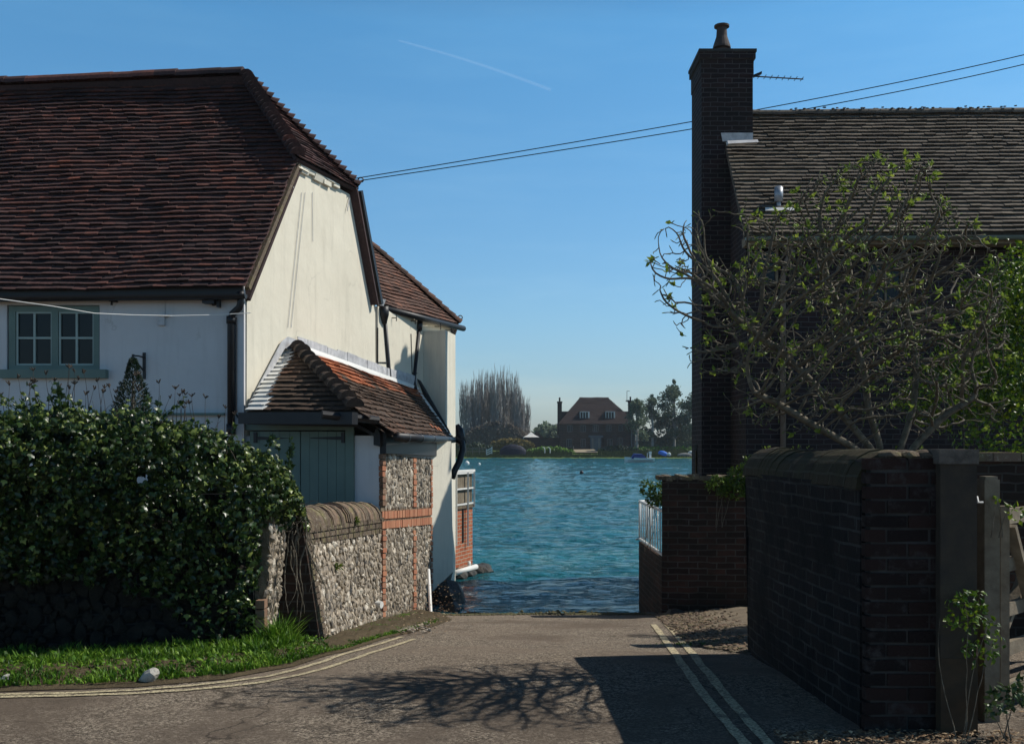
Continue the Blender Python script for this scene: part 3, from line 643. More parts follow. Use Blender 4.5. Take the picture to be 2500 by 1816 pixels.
fm.build('mortar_fillet', M['whitepaint'], lt)
fm = MB(); a = rr(1020,928,.04); 
fm.extr([W(1018,924,17.12), W(1028,930,17.12), W(1098,1052,17.05), W(1100,1068,17.05), W(1088,1058,17.08), W(1040,980,17.12)], Vector((0,-0.03,0))); fm.build('verge_shadow_strip', M['black'], lt)  # black strip stands in for the shadow along the roof edge
# gutters and fascias
mb = MB(); mb.bar(fl + Vector((-.05,-.04,-.08)), fr + Vector((.0,-.04,-.08)), 0.10, 0.13); mb.tube([fr + Vector((-.35,-.06,-.04)), W(924,1026,11.15)], 0.045, 8)
mb.extr([W(604,1024,11.75), W(862,1028,11.2), W(880,1040,11.2), W(862,1042,11.2), W(604,1036,11.75)], Vector((0,0.06,0)))
mb.build('fascia', M['black'], lt)
mb = MB(); mb.tube([Ef + Vector((.05,-.05,-.03)), Ef.lerp(Rb,.4)+Vector((.05,0,-.035)), Rb + Vector((.06,-.3,-.04))], 0.05, 9); 
for t in (0.1,0.3,0.5,0.75,0.92): c = Ef.lerp(Rb,t)+Vector((.05,-.02,-.035)); mb.tube([c-(Rb-Ef).normalized()*.03, c+(Rb-Ef).normalized()*.03], 0.058, 9)
mb.build('gutter', M['black'], lt, smooth=True)
mb = MB(); fv = (A2-A1).normalized(); fo = Vector((fv.y,-fv.x,0))
mb.extr([A1+fo*.002+UP*1.40, A2+fo*.002+UP*1.30, A2+fo*.002+UP*1.62, A1+fo*.002+UP*1.64], fo*0.07)
mb.extr([lf(925,1040,.01), lf(934,1058,.01), lf(934,1090,.01), lf(918,1086,.01), lf(918,1064,.01)], ltn*0.06)
mb.bar(lf(866,1036,.03), lf(928,1068,.03), 0.03, 0.035)
mb.build('eaves_board', M['black'], lt)
mb = MB(); g = Rb + Vector((.08,-.35,-.05))
mb.tube([W(1112,1072,16.9), W(1128,1080,16.8), W(1130,1098,16.8), W(1122,1125,16.7), W(1108,1152,16.6), W(1103,1168,16.6)], 0.052, 10)
mb.tube([W(1116,1036,17.0), W(1122,1050,17.0), W(1128,1082,16.9)], [0.03,0.07,0.075], 8)
mb.build('downpipe', M['black'], lt, smooth=True)
# doors
dr = MB()
def lrect(mb, x0, y0, x1, y1, off, th):
    mb.extr([lf(x0,y0,off), lf(x1,y0,off), lf(x1,y1,off), lf(x0,y1,off)], ltn*th)
lrect(dr, 602, 1036, 866, 1050, 0.0, 0.03); lrect(dr, 846, 1050, 866, 1290, 0.0, 0.03); dr.build('door_frame', M['greenpaint'], lt)
for (x0, x1, hx, hs) in ((612,735,624,1),(737,845,838,-1)):
    d_ = MB(); x = x0; nb_ = 5; bw_ = (x1-x0)/nb_
    for i in range(nb_): lrect(d_, x0+i*bw_+0.4, 1053, x0+(i+1)*bw_-0.4, 1290, 0.003, 0.022 + 0.001*(i%2))
    lrect(d_, x0, 1053, x1, 1290, 0.001, 0.012)
    do = d_.build('door', M['greenpaint'], lt)
    hm = MB(); a = lf(hx,1065,.027); b = lf(hx+hs*80,1069 if hs>0 else 1068,.027); c = lf(hx+hs*80,1070,.027); d2 = lf(hx,1074,.027)
    hm.extr([a, b, c, d2], ltn*0.006); hm.extr([lf(hx-4,1055,.027), lf(hx+4,1055,.027), lf(hx+4,1081,.027), lf(hx-4,1081,.027)], ltn*0.012); hm.build('strap_hinge', M['black'], do)
lrm = MB()

# flint faces
_ico = None
def ico():
    global _ico
    if _ico is None:
        import bmesh
        bm = bmesh.new(); bmesh.ops.create_icosphere(bm, subdivisions=1, radius=1.0); bmesh.ops.subdivide_edges(bm, edges=bm.edges[:], cuts=0)
        bm.verts.ensure_lookup_table(); vs = [v.co.copy() for v in bm.verts]; fs = [tuple(v.index for v in f.verts) for f in bm.faces]; bm.free()
        bm = bmesh.new(); bmesh.ops.create_icosphere(bm, subdivisions=2, radius=1.0); bm.verts.ensure_lookup_table()
        vs2 = [v.co.copy() for v in bm.verts]; fs2 = [tuple(v.index for v in f.verts) for f in bm.faces]; bm.free()
        _ico = ((vs, fs), (vs2, fs2))
    return _ico
def lump(mb, c, ax, ay, az, q, tint, lod=0, jag=0.25):
    vs, fs = ico()[lod]; s = q.random()*50
    out = []
    for v in vs:
        m = 1 + jag*noise.noise(v*1.3 + Vector((s, s*.7, 0))) + (q.uniform(-.06,.06) if lod == 0 else 0.12*noise.noise(v*4+Vector((s,0,0))))
        out.append(c + (ax*v.x + ay*v.y + az*v.z)*m)
    mb.add(out, fs, tint)
def flint_patch(mb, B0, B1, T1, T0, cw, ch, skip=None, seed=1, bias=0.0):
    q = random.Random(seed); S = lambda a, b: B0.lerp(B1, a).lerp(T0.lerp(T1, a), b)
    L = (B1-B0).length; H = ((T0-B0).length + (T1-B1).length)/2; cell = .045; occ = {}
    def free(u, v, r):
        ci, cj = int(u/cell), int(v/cell)
        for i in range(ci-2, ci+3):
            for j in range(cj-2, cj+3):
                for (uu, vv, r2) in occ.get((i, j), ()):
                    if (uu-u)**2 + ((vv-v)*.8)**2 < ((r+r2)*.80)**2: return False
        return True
    for ps, (rlo, rhi, tries) in enumerate(((.036,.05,14), (.026,.036,30), (.016,.025,60))):
        for _ in range(int(L*H/(cw*ch)*tries)):
            u, v = q.random()*L, q.random()*H; a, b = u/L, v/H; r = q.uniform(rlo, rhi)*cw/.075
            if not (0.008 < a < 0.992 and 0.012 < b < 0.985) or (skip and skip(a, b)) or not free(u, v, r): continue
            occ.setdefault((int(u/cell), int(v/cell)), []).append((u, v, r))
            p = S(a, b); du = (S(a+.01, b)-S(a-.01, b)).normalized(); dv = (S(a, b+.01)-S(a, b-.01)).normalized(); n_ = du.cross(dv).normalized()
            th = q.gauss(0, .5); el = q.uniform(.95, 1.75)
            ax = (du*math.cos(th)+dv*math.sin(th))*r*.92; ay = (dv*math.cos(th)-du*math.sin(th))*r*el*.9
            lump(mb, p + n_*q.uniform(-.004,.006), ax, ay, n_*q.uniform(.014,.032), q, min(1, max(0, q.gauss(0.5+bias, 0.27))), 0, .5)
def bricks_on(mb, S, segs, q, th=0.02, tint=(0.55,0.85)):
    for (a0, a1, b0, b1) in segs:   # fractions on bilinear surface
        am, bm_ = (a0+a1)/2, (b0+b1)/2; p = S(am, bm_); du = S(a1, bm_)-S(a0, bm_); dv = S(am, b1)-S(am, b0); n_ = du.cross(dv).normalized()
        mb.obox(p + n_*q.uniform(-.004,.004), du*0.46, dv*0.40, n_*th, q.uniform(*tint))
q = random.Random(77)
FB0 = Vector((-1.459,11.4,-0.62)); FB1 = Vector((-1.193,15.4,-1.25)); FT0 = Vector((-1.462,11.4,1.40)); FT1 = Vector((-1.196,15.4,1.28))
S = lambda a, b: FB0.lerp(FB1, a).lerp(FT0.lerp(FT1, a), b)
cols = [(0.0,0.045,0),(0.53,0.585,0),(0.93,0.98,0)]
def sk(a, b):
    for c0, c1, _ in cols:
        if c0-.006 < a < c1+.012: return True
    bb = 0.635 + 0.03*a
    return abs(b-bb) < 0.062
mb = MB(); mb.quad(FB0 + fo*-0.0, FB1, FT1, FT0); mt = mb.build('mortar_face', M['mortar'], lt)
mb = MB(); flint_patch(mb, FB0, FB1, FT1, FT0, 0.082, 0.068, sk, 3, 0.08); mb.build('flint_facing', M['flint'], lt, smooth=False)
mb = MB(); segs = []
for (c0, c1, _) in cols:
    nbk = 31
    for j in range(nbk):
        o_ = 0.0 if j % 2 else 0.014
        if abs((j+.5)/nbk - (0.635+0.03*c0)) < 0.06: continue
        bricks_on(mb, S, [(c0, c1+o_, j/nbk, (j+1)/nbk)], q, 0.022, (0.05,0.55) if c0 < .1 and j > 15 else ((0.35,0.8) if q.random()<.6 else (0.6,0.9)))
for rI in (0, 1):
    a = 0.0
    while a < 0.99:
        a2 = a + 0.068/4.0; bb = 0.635 + 0.03*a + (rI-1)*0.054; bricks_on(mb, S, [(a, a2, bb, bb+0.052)], q, 0.018, (0.6,0.95)); a = a2
mb.build('brick_dressings', M['onebrick'], lt)
# white painted buttress at the end of the lean-to
mb = MB(); q0 = Vector((-1.215,15.22,0)); q1 = Vector((-0.905,15.72,0)); q2 = Vector((-1.0,16.6,0)); q3 = Vector((-1.5,16.4,0))
foot = [q0, q1, q2, q3]; zs0, zs1 = -0.72, 1.55
vs = [Vector((p.x,p.y,z)) for z in (zs0, zs1) for p in foot]; vs[1].z = -0.45; vs[5].x -= 0.03; vs[6].x -= 0.03
mb.add(vs, [(3,2,1,0),(4,5,6,7),(0,1,5,4),(1,2,6,5),(2,3,7,6),(3,0,4,7)]); mb.build('buttress', M['white'], lt)
mb = MB(); lump(mb, Vector((-1.0,15.55,-0.95)), Vector((.30,.1,0)), Vector((0,.5,0)), Vector((0,0,.42)), random.Random(2), .5, 1, .3)
lump(mb, Vector((-0.86,14.9,-1.0)), Vector((.16,.0,0)), Vector((0,.3,0)), Vector((0,0,.22)), random.Random(4), .5, 1, .3)
build_pieces(mb, [1,1], 'buttress_footing', M['darkstone'], lt)
mb = MB(); mb.tube([W(1046,1390,14.2), W(1052,1498,13.6)], 0.022, 8); tag(mb.build('white_pipe', M['whitepaint']), 'thin white pole leaning on the corner of the flint wall', 'pole')
mb = MB(); mb.tube([W(908,1473,11.0), W(932,1476,10.95)], 0.038, 10); po = mb.build('drain_pipe', M['whitepaint']); tag(po, 'short white drain pipe in a hole low in the flint wall', 'pipe')
mb = MB(); mb.extr([W(908,1462,11.05), W(928,1462,11.05), W(928,1512,11.0), W(908,1512,11.0)], Vector((.01,-.002,0))); 

# ================================================================ FLINT GARDEN WALL (lane side)
gw = thing('flint_garden_wall', 'sunlit flint garden wall with rounded brick coping between the ivy and the lean-to', 'wall', (-1.8, 10, -0.3))
GB0 = W(797,1580,8.35); GT0 = W(742,1290,8.60); GB1 = W(931,1515,11.38); GT1 = W(927,1262,11.4)
GB0.z -= .1; GB1.z -= .15
S = lambda a, b: GB0.lerp(GB1, a).lerp(GT0.lerp(GT1, a), b)
mb = MB(); bk = Vector((-0.42, 0.0, 0)); GT0b = GT0 + Vector((-.30,0,0)); GT1b = GT1 + Vector((-.30,0,0)); GB0b = Vector((-2.02,8.45,GB0.z)); GB1b = GB1+Vector((-.5,0,0))
mb.add([GB0,GB1,GT1,GT0,GB0b,GB1b,GT1b,GT0b], [(5,4,7,6),(4,0,3,7),(1,5,6,2),(3,2,6,7),(0,4,5,1)])
vs = [S(i/16, j/10) for i in range(17) for j in range(11)]; mb.add(vs, [(i*11+j,(i+1)*11+j,(i+1)*11+j+1,i*11+j+1) for i in range(16) for j in range(10)]); mb.build('wall_core', M['mortar'], gw)
mb = MB(); flint_patch(mb, GB0, GB1, GT1, GT0, 0.07, 0.062, lambda a, b: a < 0.035 or b > 0.86 - 0.02*a, 9, 0.10); mb.build('flint_facing', M['flint'], gw)
mb = MB()
for j in range(22): bricks_on(mb, S, [(-0.008, 0.034 if j%2 else 0.045, j/22, (j+1)/22)], q, 0.018, (0.05,0.4))
for row in range(3):
    a = -0.01
    while a < 0.985:
        a2 = a + (0.215 if row != 1 else 0.11)/3.1*q.uniform(.9,1.1); b0 = 0.86 + row*0.047; bricks_on(mb, S, [(a, a2, b0, b0+0.046)], q, 0.016 + 0.008*row, (0.05,0.5)); a = a2
mb.build('brick_courses', M['coping'], gw)
mb = MB(); c0 = (GT0+GT0b)/2 + UP*0.0; c1 = (GT1+GT1b)/2
nbk = 44
for i in range(nbk):
    a = c0.lerp(c1, i/nbk); b = c0.lerp(c1, (i+.93)/nbk); z = UP*(q.uniform(-.008,.008) - 0.03 + 0.03*math.sin(i/nbk*3.1))
    mb.arch(a+z, b+z, UP, 0.185+q.uniform(-.008,.008), 0.185+q.uniform(-.008,.008), 9, q.random())
mb.build('coping', M['coping'], gw)
# dark return facing the road
mb = MB(); z1 = 1.05
fa = [Vector((GB0.x-.012,8.30,GB0.z-.05)), Vector((GT0.x-.010,8.54,GT0.z+.08)), Vector((-1.98,8.54,GT0.z+.08)), Vector((-2.06,8.36,GB0.z-.05))]
mb.extr(fa, Vector((0,0.07,0))); mb.build('buttress_face', M['brick_dark'], gw)
# fern / moss tufts growing from the joints
# flint strip between the post and the return, wall under the ivy
lw = thing('ivy_clad_wall', 'low dark brick and flint wall under the ivy beside the grass verge', 'wall', (-3.4, 7.6, 0))
PB0 = W(642,1592,7.92); PB1 = W(668,1572,8.42); PT1 = W(700,1268,8.42); PT0 = W(662,1260,7.92)
mb = MB(); mb.add([PB0,PB1,PT1,PT0]+[p+Vector((-.5,0.05,0)) for p in (PB0,PB1,PT1,PT0)], [(0,1,2,3),(5,4,7,6),(4,0,3,7),(1,5,6,2),(3,2,6,7)]); mb.build('return_core', M['mortar'], lw)
mb = MB(); flint_patch(mb, PB0, PB1, PT1, PT0, 0.065, 0.055, None, 10, 0.12); mb.build('flint_facing', M['flint'], lw)
mb = MB(); fv2 = Vector((-1,0.07,0)).normalized(); LW0 = Vector((-1.97,7.98,0)); 
for i in range(6):
    c = W(637 , 1512+i*22, 7.84); mb.obox(Vector((c.x, 7.86, 0.36-i*0.072-.08)), Vector((.034,0,0)), Vector((0,.05,0)), UP*.031, q.uniform(.15,.4))
mb.build('corner_bricks', M['onebrick'], lw)
mb = MB(); wf = [(-1.99,7.88),(-2.0,8.3),(-9.0,7.75),(-9.0,7.36)]; mb.prism(wf, -0.2, 1.12); mb.build('brick_face', M['brick_shadowed'], lw)
mb = MB(); B0_ = Vector((-6.0,7.52,-0.03)); B1_ = Vector((-2.05,7.85,-0.1)); T1_ = B1_ + UP*1.0; T0_ = B0_ + UP*1.0
flint_patch(mb, B0_, B1_, T1_, T0_, 0.105, 0.105, None, 40, -0.28); mb.build('rubble_facing', simple('dark_mossy_rubble', (0.035,0.03,0.024), (0.012,0.011,0.010), 7, 0.95, 0.02, 0.9, 0.1), lw)
# ================================================================ RED QUAY WALL, far end of the left side
rq = thing('red_quay_wall', 'bright red brick quay wall with white railings standing in the water on the left', 'wall', (-0.85, 18, -0.9))
Q0 = Vector((-1.03,18.25,0)); Q1 = Vector((-0.735,19.05,0)); Q2 = Vector((-1.7,19.5,0)); Q3 = Vector((-2.3,18.5,0))
qd = (Q1-Q0).normalized(); qn = Vector((qd.y,-qd.x,0))
mb = MB(); mb.prism([Q0,Q1,Q2,Q3], -0.78, 0.34); mb.build('wall', M['brick_red'], rq)
mb = MB(); mb.prism([Q0+qn*.03-qd*.05,Q1+qn*.03+qd*.03,Q2,Q3], 0.34, 0.42); mb.build('cap', M['coping'], rq)
mb = MB(); q = random.Random(3)
for i in range(11): c = Q0.lerp(Q1,(i+.5)/11); mb.obox(c+UP*(0.72)-qn*.02, qd*.036, qn*.012, UP*.28, q.random())
mb.build('fence_boards', M['timber'], rq)
mb = MB()
for z in (0.42, 0.70, 0.98): mb.bar(Q0+qn*.03+UP*z-qd*.02, Q1+qn*.03+UP*z+qd*.02, .02, .03)
for t, zb in ((0.0,-0.3),(0.62,-0.35),(0.97,0.36)): mb.bar(Q0.lerp(Q1,t)+qn*.045+UP*zb, Q0.lerp(Q1,t)+qn*.045+UP*1.0, .03, .03, Vector((0,1,0)))
mb.bar(Q0+UP*1.02-qd*.03, Q1+UP*1.02+qd*.05, .07, .04)
mb.build('railing', M['whitepaint'], rq)
mb = MB(); mb.obox(Q0.lerp(Q1,0.45)+qn*.006+UP*0.05, qd*.035, qn*.006, UP*.33); mb.build('slot', M['underlay'], rq)
mb = MB(); 
for i, (x, y, s) in enumerate(((-0.98,18.35,.2),(-0.84,18.7,.2),(-0.66,19.05,.24),(-0.55,19.2,.2))): lump(mb, Vector((x,y,-.86)), Vector((s,0,0)), Vector((0,s*1.2,0)), Vector((0,0,.14)), q, .5, 1, .35)
mb.build('footing', M['darkstone'], rq)
mb = MB(); mb.tube([Vector((-1.0,18.05,-.76)), Vector((-0.66,18.8,-.74))], 0.05, 10); mb.tube([Vector((-0.78,18.6,-.74)), Vector((-0.78,18.6,-.62))], 0.03, 8)
tag(mb.build('outfall_pipe', M['whitepaint'], smooth=True), 'white plastic outfall pipe lying along the foot of the red quay wall', 'pipe')

# ================================================================ RIGHT QUAY WALL AND PIER
pw = thing('brick_quay_wall', 'dark brick quay wall and pier on the right side of the slipway', 'wall', (2.2, 12.8, -0.6))
a = Vector((1.845,12.6,0)); b = Vector((2.135,12.55,0)); c = Vector((3.1,12.48,0))
mb = MB(); mb.prism([a, b, c, c+Vector((0,.45,0)), Vector((2.2,13.0,0)), Vector((1.93,13.0,0))], -1.2, 1.08); mb.build('wall', M['brick_dark'], pw)
mb = MB(); q = random.Random(12)
for i in range(16):
    p = Vector((lerp(1.85,3.05,i/15), lerp(12.75,12.68,i/15), 1.10)); mb.obox(p+UP*q.uniform(-.02,.0), Vector((.039,0,q.uniform(-.004,.004))), Vector((0,.19,q.uniform(-.01,.01))), UP*q.uniform(.022,.034), q.random()*.6)
mb.build('coping', M['coping'], pw)
mb = MB(); mb.prism([Vector((1.845,12.61,0)),Vector((1.90,12.61,0)),Vector((1.92,14.85,0)),Vector((1.84,14.85,0))], -1.6, 0.10)
mb.build('quay_edge', M['brick_dark'], pw)
mb = MB(); lump(mb, Vector((1.78,12.9,-0.9)), Vector((.14,0,0)), Vector((0,.5,0)), Vector((0,0,.28)), q, .5, 1, .3); lump(mb, Vector((1.98,12.4,-0.62)), Vector((.16,0,0)), Vector((0,.14,0)), Vector((0,0,.14)), q, .5, 1, .3); build_pieces(mb, [1,1], 'footing', M['darkstone'], pw)
mb = MB()
P0 = Vector((1.86,12.62,0)); P1 = Vector((1.845,14.8,0))
for z in (0.14, 0.68): mb.tube([P0+UP*z, P1+UP*z] + ([P1+UP*z+Vector((.12,.1,0)), P1+UP*z+Vector((.5,.12,0))] if z > .5 else []), 0.02, 6)
for i in range(11): p = P0.lerp(P1, i/10); mb.tube([p+UP*.14, p+UP*.68], 0.007 if i % 5 else 0.014, 5)
for i in range(1,4): mb.tube([P1+Vector((.12*i,.11,.14)), P1+Vector((.12*i,.11,.68))], 0.009, 5)
mb.tube([P1+Vector((-.06,-.02,.13)), P1+Vector((.03,0,.16)), P1+Vector((.10,.1,.14))], 0.012, 5)
tag(mb.build('white_railing', M['whitepaint'], smooth=True), 'white metal railing on the right quay edge above the water', 'railing')

# ================================================================ RIGHT HOUSE
rh = thing('brick_house', 'dark brick house with brown tiled roof and tall chimney on the right', 'house', (6, 17, -0.4))
GX = 3.68; YF = 16.1; YB = 18.75; YR = 17.75; ZE = 4.53; ZR = W(1838,284,YR).z
mb = MB(); mb.extr([Vector((GX,YF,-1.3)), Vector((GX,YF,ZE)), Vector((GX,YR,ZR-.12)), Vector((GX,YB,ZE)), Vector((GX,YB,-1.3))][::-1], Vector((10,0,0)))
mb.build('wall', M['brick_house'], rh)
rf = MB(); e0 = Vector((GX-.09,15.78,W(1830,572,15.78).z)); r0 = Vector((GX-.09,YR,ZR)); du = Vector((1,-0.028,0)); sp = 10.0
poly = [e0, e0+du*sp, r0+du*sp, r0]
tile_roof(rf, poly, du, 0.100, 0.175, 0.050, 41, 0.006, wav=0.25); slab(rf, poly, 0.06, -0.01, 0.1)
slab(rf, [r0, r0+du*sp, Vector((13,YB+.2,ZE-.1)), Vector((GX-.09,YB+.2,ZE-.1))], 0.06, 0.0, 0.4); rf.build('roof', M['tile_grey'], rh)
mb = MB(); ridge_line(mb, r0+du*0.3+UP*0.0, r0+du*sp, 0.10, 0.33, 6, lift=-0.0)
q = random.Random(8)
for i in range(120): p = r0 + du*(1.0+q.random()*5.5) + Vector((0,q.uniform(-.09,.03),q.uniform(.07,.11))); lump(mb, p, Vector((.03,0,0)), Vector((0,.03,0)), Vector((0,0,.012)), q, q.random(), 0, .4)
mb.build('ridge_tiles', M['tile_grey'], rh)
mb = MB(); g = e0 + Vector((0,-.05,-.06)); pg = [g + Vector((0, math.cos(math.pi+math.pi*i/8)*.06, math.sin(math.pi+math.pi*i/8)*.06)) for i in range(9)]
mb.extr(pg, du*sp); 
go_ = mb.build('gutter', simple('grey_green_gutter', (0.16,0.20,0.17), (0.10,0.13,0.11), 4, 0.5), rh)
mb = MB(); mb.extr([e0+Vector((.02,.02,-.03)), e0+Vector((.02,.30,-.03)), e0+Vector((.02,.30,-.16)), e0+Vector((.02,.02,-.16))], du*sp); mb.build('fascia', M['timber'], rh)
mb = MB(); dx = W(1913,700,16.0).x; mb.tube([(dx+.1,15.82,ZE-.02),(dx+.02,15.9,ZE-.2),(dx,16.03,ZE-.4),(dx,16.03,-.4)], 0.045, 10); mb.build('downpipe', simple('brown_grey_plastic_pipe', (0.20,0.16,0.13), (0.15,0.12,0.10), 4, 0.5), rh, smooth=True)
wv = MB()
def rrect(mb, x0, y0, x1, y1, yy, th): 
    a = W(x0,y0,yy); b = W(x1,y1,yy); mb.box((a.x, yy-th, b.z), (b.x, yy, a.z))
for r in ((2118,640,2124,740),(2196,640,2202,740),(2124,640,2196,646),(2118,740,2202,748),(2158,646,2162,740)): rrect(wv, *r, YF-.002, .05)
wo2 = wv.build('window', M['timber'], rh)
mb = MB(); rrect(mb, 2124, 646, 2196, 740, YF-.004, .012); mb.build('pane', M['glass'], wo2)
wv = MB(); 
for r in ((1842,600,1848,690),(1892,600,1898,690),(1848,600,1892,606),(1842,690,1898,698)): rrect(wv, *r, YF-.002, .05)
wo3 = wv.build('window', M['timber'], rh); mb = MB(); rrect(mb, 1848, 606, 1892, 690, YF-.004, .012); mb.build('pane', M['glass'], wo3)
# chimney stack
CX0, CX1, CY0, CY1 = 3.195, 4.057, 17.25, 18.2; ZT = W(1760,122,17.25).z
mb = MB(); mb.box((CX0,CY0,-1.3), (GX+.01,CY1,5.0)); mb.box((CX0,CY0,5.0), (CX1,CY1,ZT-.44)); mb.box((CX0-.012,CY0-.012,ZT-.44),(CX1+.012,CY1+.012,ZT-.16)); mb.box((CX0-.04,CY0-.04,ZT-.16),(CX1+.04,CY1+.04,ZT-.05))
st = mb.build('chimney', M['brick_house'], rh)
mb = MB(); mb.box((CX0-.055,CY0-.055,ZT-.05),(CX1+.055,CY1+.055,ZT)); mb.build('chimney_cap', M['darkstone'], st)
mb = MB(); pc = Vector((W(1762,100,17.65).x, 17.65, ZT)); s_ = 17.0/2500
mb.lathe(pc, [(.105,0),(.10,.17),(.155,.175),(.15,.21),(.10,.36),(.095,.38),(.085,.52),(.13,.54),(.13,.57),(.06,.575)], 18); mb.build('chimney_pot', simple('sooty_clay_pot', (0.05,0.04,0.038), (0.09,0.065,0.055), 6, 0.8), st, smooth=False)
mb = MB(); fy = CY0-.012
mb.extr([W(1760,325,fy), W(1838,325,fy), W(1838,343,fy), W(1764,346,fy)], Vector((0,-.01,0))); mb.build('lead_apron', M['lead'], st); mb = MB(); mb.extr([W(1776,344,16.75),W(1850,341,16.75),W(1852,347,16.65),W(1778,351,16.65)], Vector((0,.12,.0)) ); mb.build('lead_flashing', M['lead'], st)
# aerial
ae = MB(); A = W(1838,187,17.65); B = W(1961,194,17.65); ae.tube([A, B], .012, 5)
for i in range(8): p = A.lerp(B, .12+.125*i*.98); ae.tube([p+Vector((-.02,-.16,-.02)), p+Vector((.03,.22,.045))], .007, 4)
ae.obox(A+Vector((.08,0,.03)), Vector((.07,0,.03)), Vector((0,.03,0)), UP*.02); ae.build('aerial', M['black'], rh)
rvp = newell(poly)
def rfp(px, py, off=0.0): return hit(px, py, e0 + rvp*off, rvp)
mb = MB(); c = rfp(1901,508,0.0); mb.tube([c, c+UP*.10], .035, 10); mb.tube([c+UP*.10, c+UP*.32], .07, 12); mb.lathe(c+UP*.32, [(.07,0),(.05,.02),(0.01,.025)], 12)
vo_ = mb.build('roof_vent', simple('galvanised_metal', (0.40,0.42,0.45), (0.30,0.32,0.35), 6, 0.45, metal=0.3), rh, smooth=True)
mb = MB(); mb.extr([rfp(1868,509,.04), rfp(1940,509,.04), rfp(1940,516,.04), rfp(1868,516,.04)], rvp*.02); mb.build('vent_flashing', M['whitepaint'], rh)
# slit opening and post on chimney side
mb = MB(); mb.box((CX0-.01,17.65,1.05),(CX0+.02,17.9,1.5)); mb.build('side_vent', M['underlay'], rh)
mb = MB(); mb.tube([W(1700,1100,16.85), W(1700,1155,16.85)], .02, 6); mb.tube([W(1700,1100,16.85), W(1700,1500,16.85)], .02, 6); tag(mb.build('grey_stake', M['timber']), 'thin grey stake in front of the foot of the brick chimney', 'post')

# ================================================================ NEAR DARK WALL WITH GATE ON THE RIGHT
dw = thing('garden_wall', 'near black shaded brick wall with rounded coping along the right of the lane', 'wall', (2.0, 6.5, 0))
mb = MB(); WA = Vector((1.77,7.72,0)); WB = Vector((1.85,5.42,0)); ny, nz = 30, 12; tk = 0.36; vs = []
def wx(t, z): return lerp(WB.x, WA.x, t) - 0.03*math.sin(t*math.pi) + 0.02*noise.noise(Vector((t*3, z*2, 1))) + 0.012*noise.noise(Vector((t*14, z*9, 5))) + 0.02*(1-z)*0.5
for i in range(ny+1):
    for j in range(nz+1):
        t = i/ny; z = -.15 + (1.29+.15)*j/nz; vs.append((wx(t, z), lerp(WB.y, WA.y, t), z))
mb.add(vs, [(i*(nz+1)+j, i*(nz+1)+j+1, (i+1)*(nz+1)+j+1, (i+1)*(nz+1)+j) for i in range(ny) for j in range(nz)])
zt = 1.29
mb.quad((WB.x+tk,WB.y,-.15),(WA.x+tk,WA.y,-.15),(WA.x+tk,WA.y,zt),(WB.x+tk,WB.y,zt)); mb.quad((wx(1,0)-.0,WA.y,-.15),(wx(1,zt),WA.y,zt),(WA.x+tk,WA.y,zt),(WA.x+tk,WA.y,-.15)); mb.quad((WB.x,WB.y,zt),(WB.x+tk,WB.y,zt),(WA.x+tk,WA.y,zt),(WA.x,WA.y,zt))
mb.quad((WB.x-.005,WB.y+.01,-.15),(WB.x-.005,WB.y+.01,zt),(WB.x+tk,WB.y+.01,zt),(WB.x+tk,WB.y+.01,-.15))
mb.build('wall_face', M['brick_shadowed'], dw)
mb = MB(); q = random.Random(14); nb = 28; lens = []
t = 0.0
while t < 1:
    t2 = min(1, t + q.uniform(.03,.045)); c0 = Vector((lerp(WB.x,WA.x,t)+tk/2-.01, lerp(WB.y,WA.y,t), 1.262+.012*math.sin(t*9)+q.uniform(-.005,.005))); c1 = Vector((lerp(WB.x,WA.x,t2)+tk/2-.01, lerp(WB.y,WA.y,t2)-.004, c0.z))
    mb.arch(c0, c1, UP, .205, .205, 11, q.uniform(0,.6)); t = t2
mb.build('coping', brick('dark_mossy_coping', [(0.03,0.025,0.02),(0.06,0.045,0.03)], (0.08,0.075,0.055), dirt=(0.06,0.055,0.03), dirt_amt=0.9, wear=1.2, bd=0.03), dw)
mb = MB(); q = random.Random(16); x0, x1 = WB.x-.012, W(2292,1500,5.35).x; z = -.06; r_ = 0
while z < 1.40:
    x = x0; first = True
    while x < x1-.02:
        L = .225 if (r_ % 2 == 0) != first or not first else .11
        if first: L = .225 if r_ % 2 else .115
        e = min(x1, x+L); mb.obox(Vector(((x+e)/2+.0, 5.37+q.uniform(-.004,.004), z+.034)), Vector(((e-x)/2-q.uniform(.004,.009),0,q.uniform(-.002,.002))), Vector((0,.03,0)), UP*q.uniform(.029,.033), q.uniform(0,.5)); x = e; first = False
    z += .075; r_ += 1
k = N('shade_dark_bricks'); kc = k.ramp(k.tint(), [(0.0,(0.012,0.009,0.009)),(0.5,(0.035,0.019,0.016))]); kc = k.mix(k.ramp(k.noise(9,7,0.75), [(0.52,0.0),(0.66,0.75)]), kc, (0.065,0.06,0.058))  # pier's shade darkness is put into these brick colours
M['shadebrick'] = k.out(kc, 0.9, k.noise(45,6,0.7), 0.012, 0.8, 0.15)
mb.build('pier_bricks', M['shadebrick'], dw)
mb = MB(); mb.box((x0+.035,5.349,-.08),(x1-.003,5.7,1.42)); mb.build('pier_mortar', simple('grey_dark_mortar', (0.065,0.062,0.058), (0.03,0.028,0.026), 8, 0.95, 0.01), dw)
mb = MB(); 
for i in range(5): p = Vector((2.0+.1*i, 5.45, 1.44)); lump(mb, p, Vector((.07,0,0)), Vector((0,.1,0)), UP*.035, q, .3, 1, .3)
mb.build('pier_top', M['coping'], dw)
gp_ = thing('stone_gatepost', 'broad dark gatepost with stone cap at the end of the shaded wall', 'gatepost', (2.33,5.3,0))
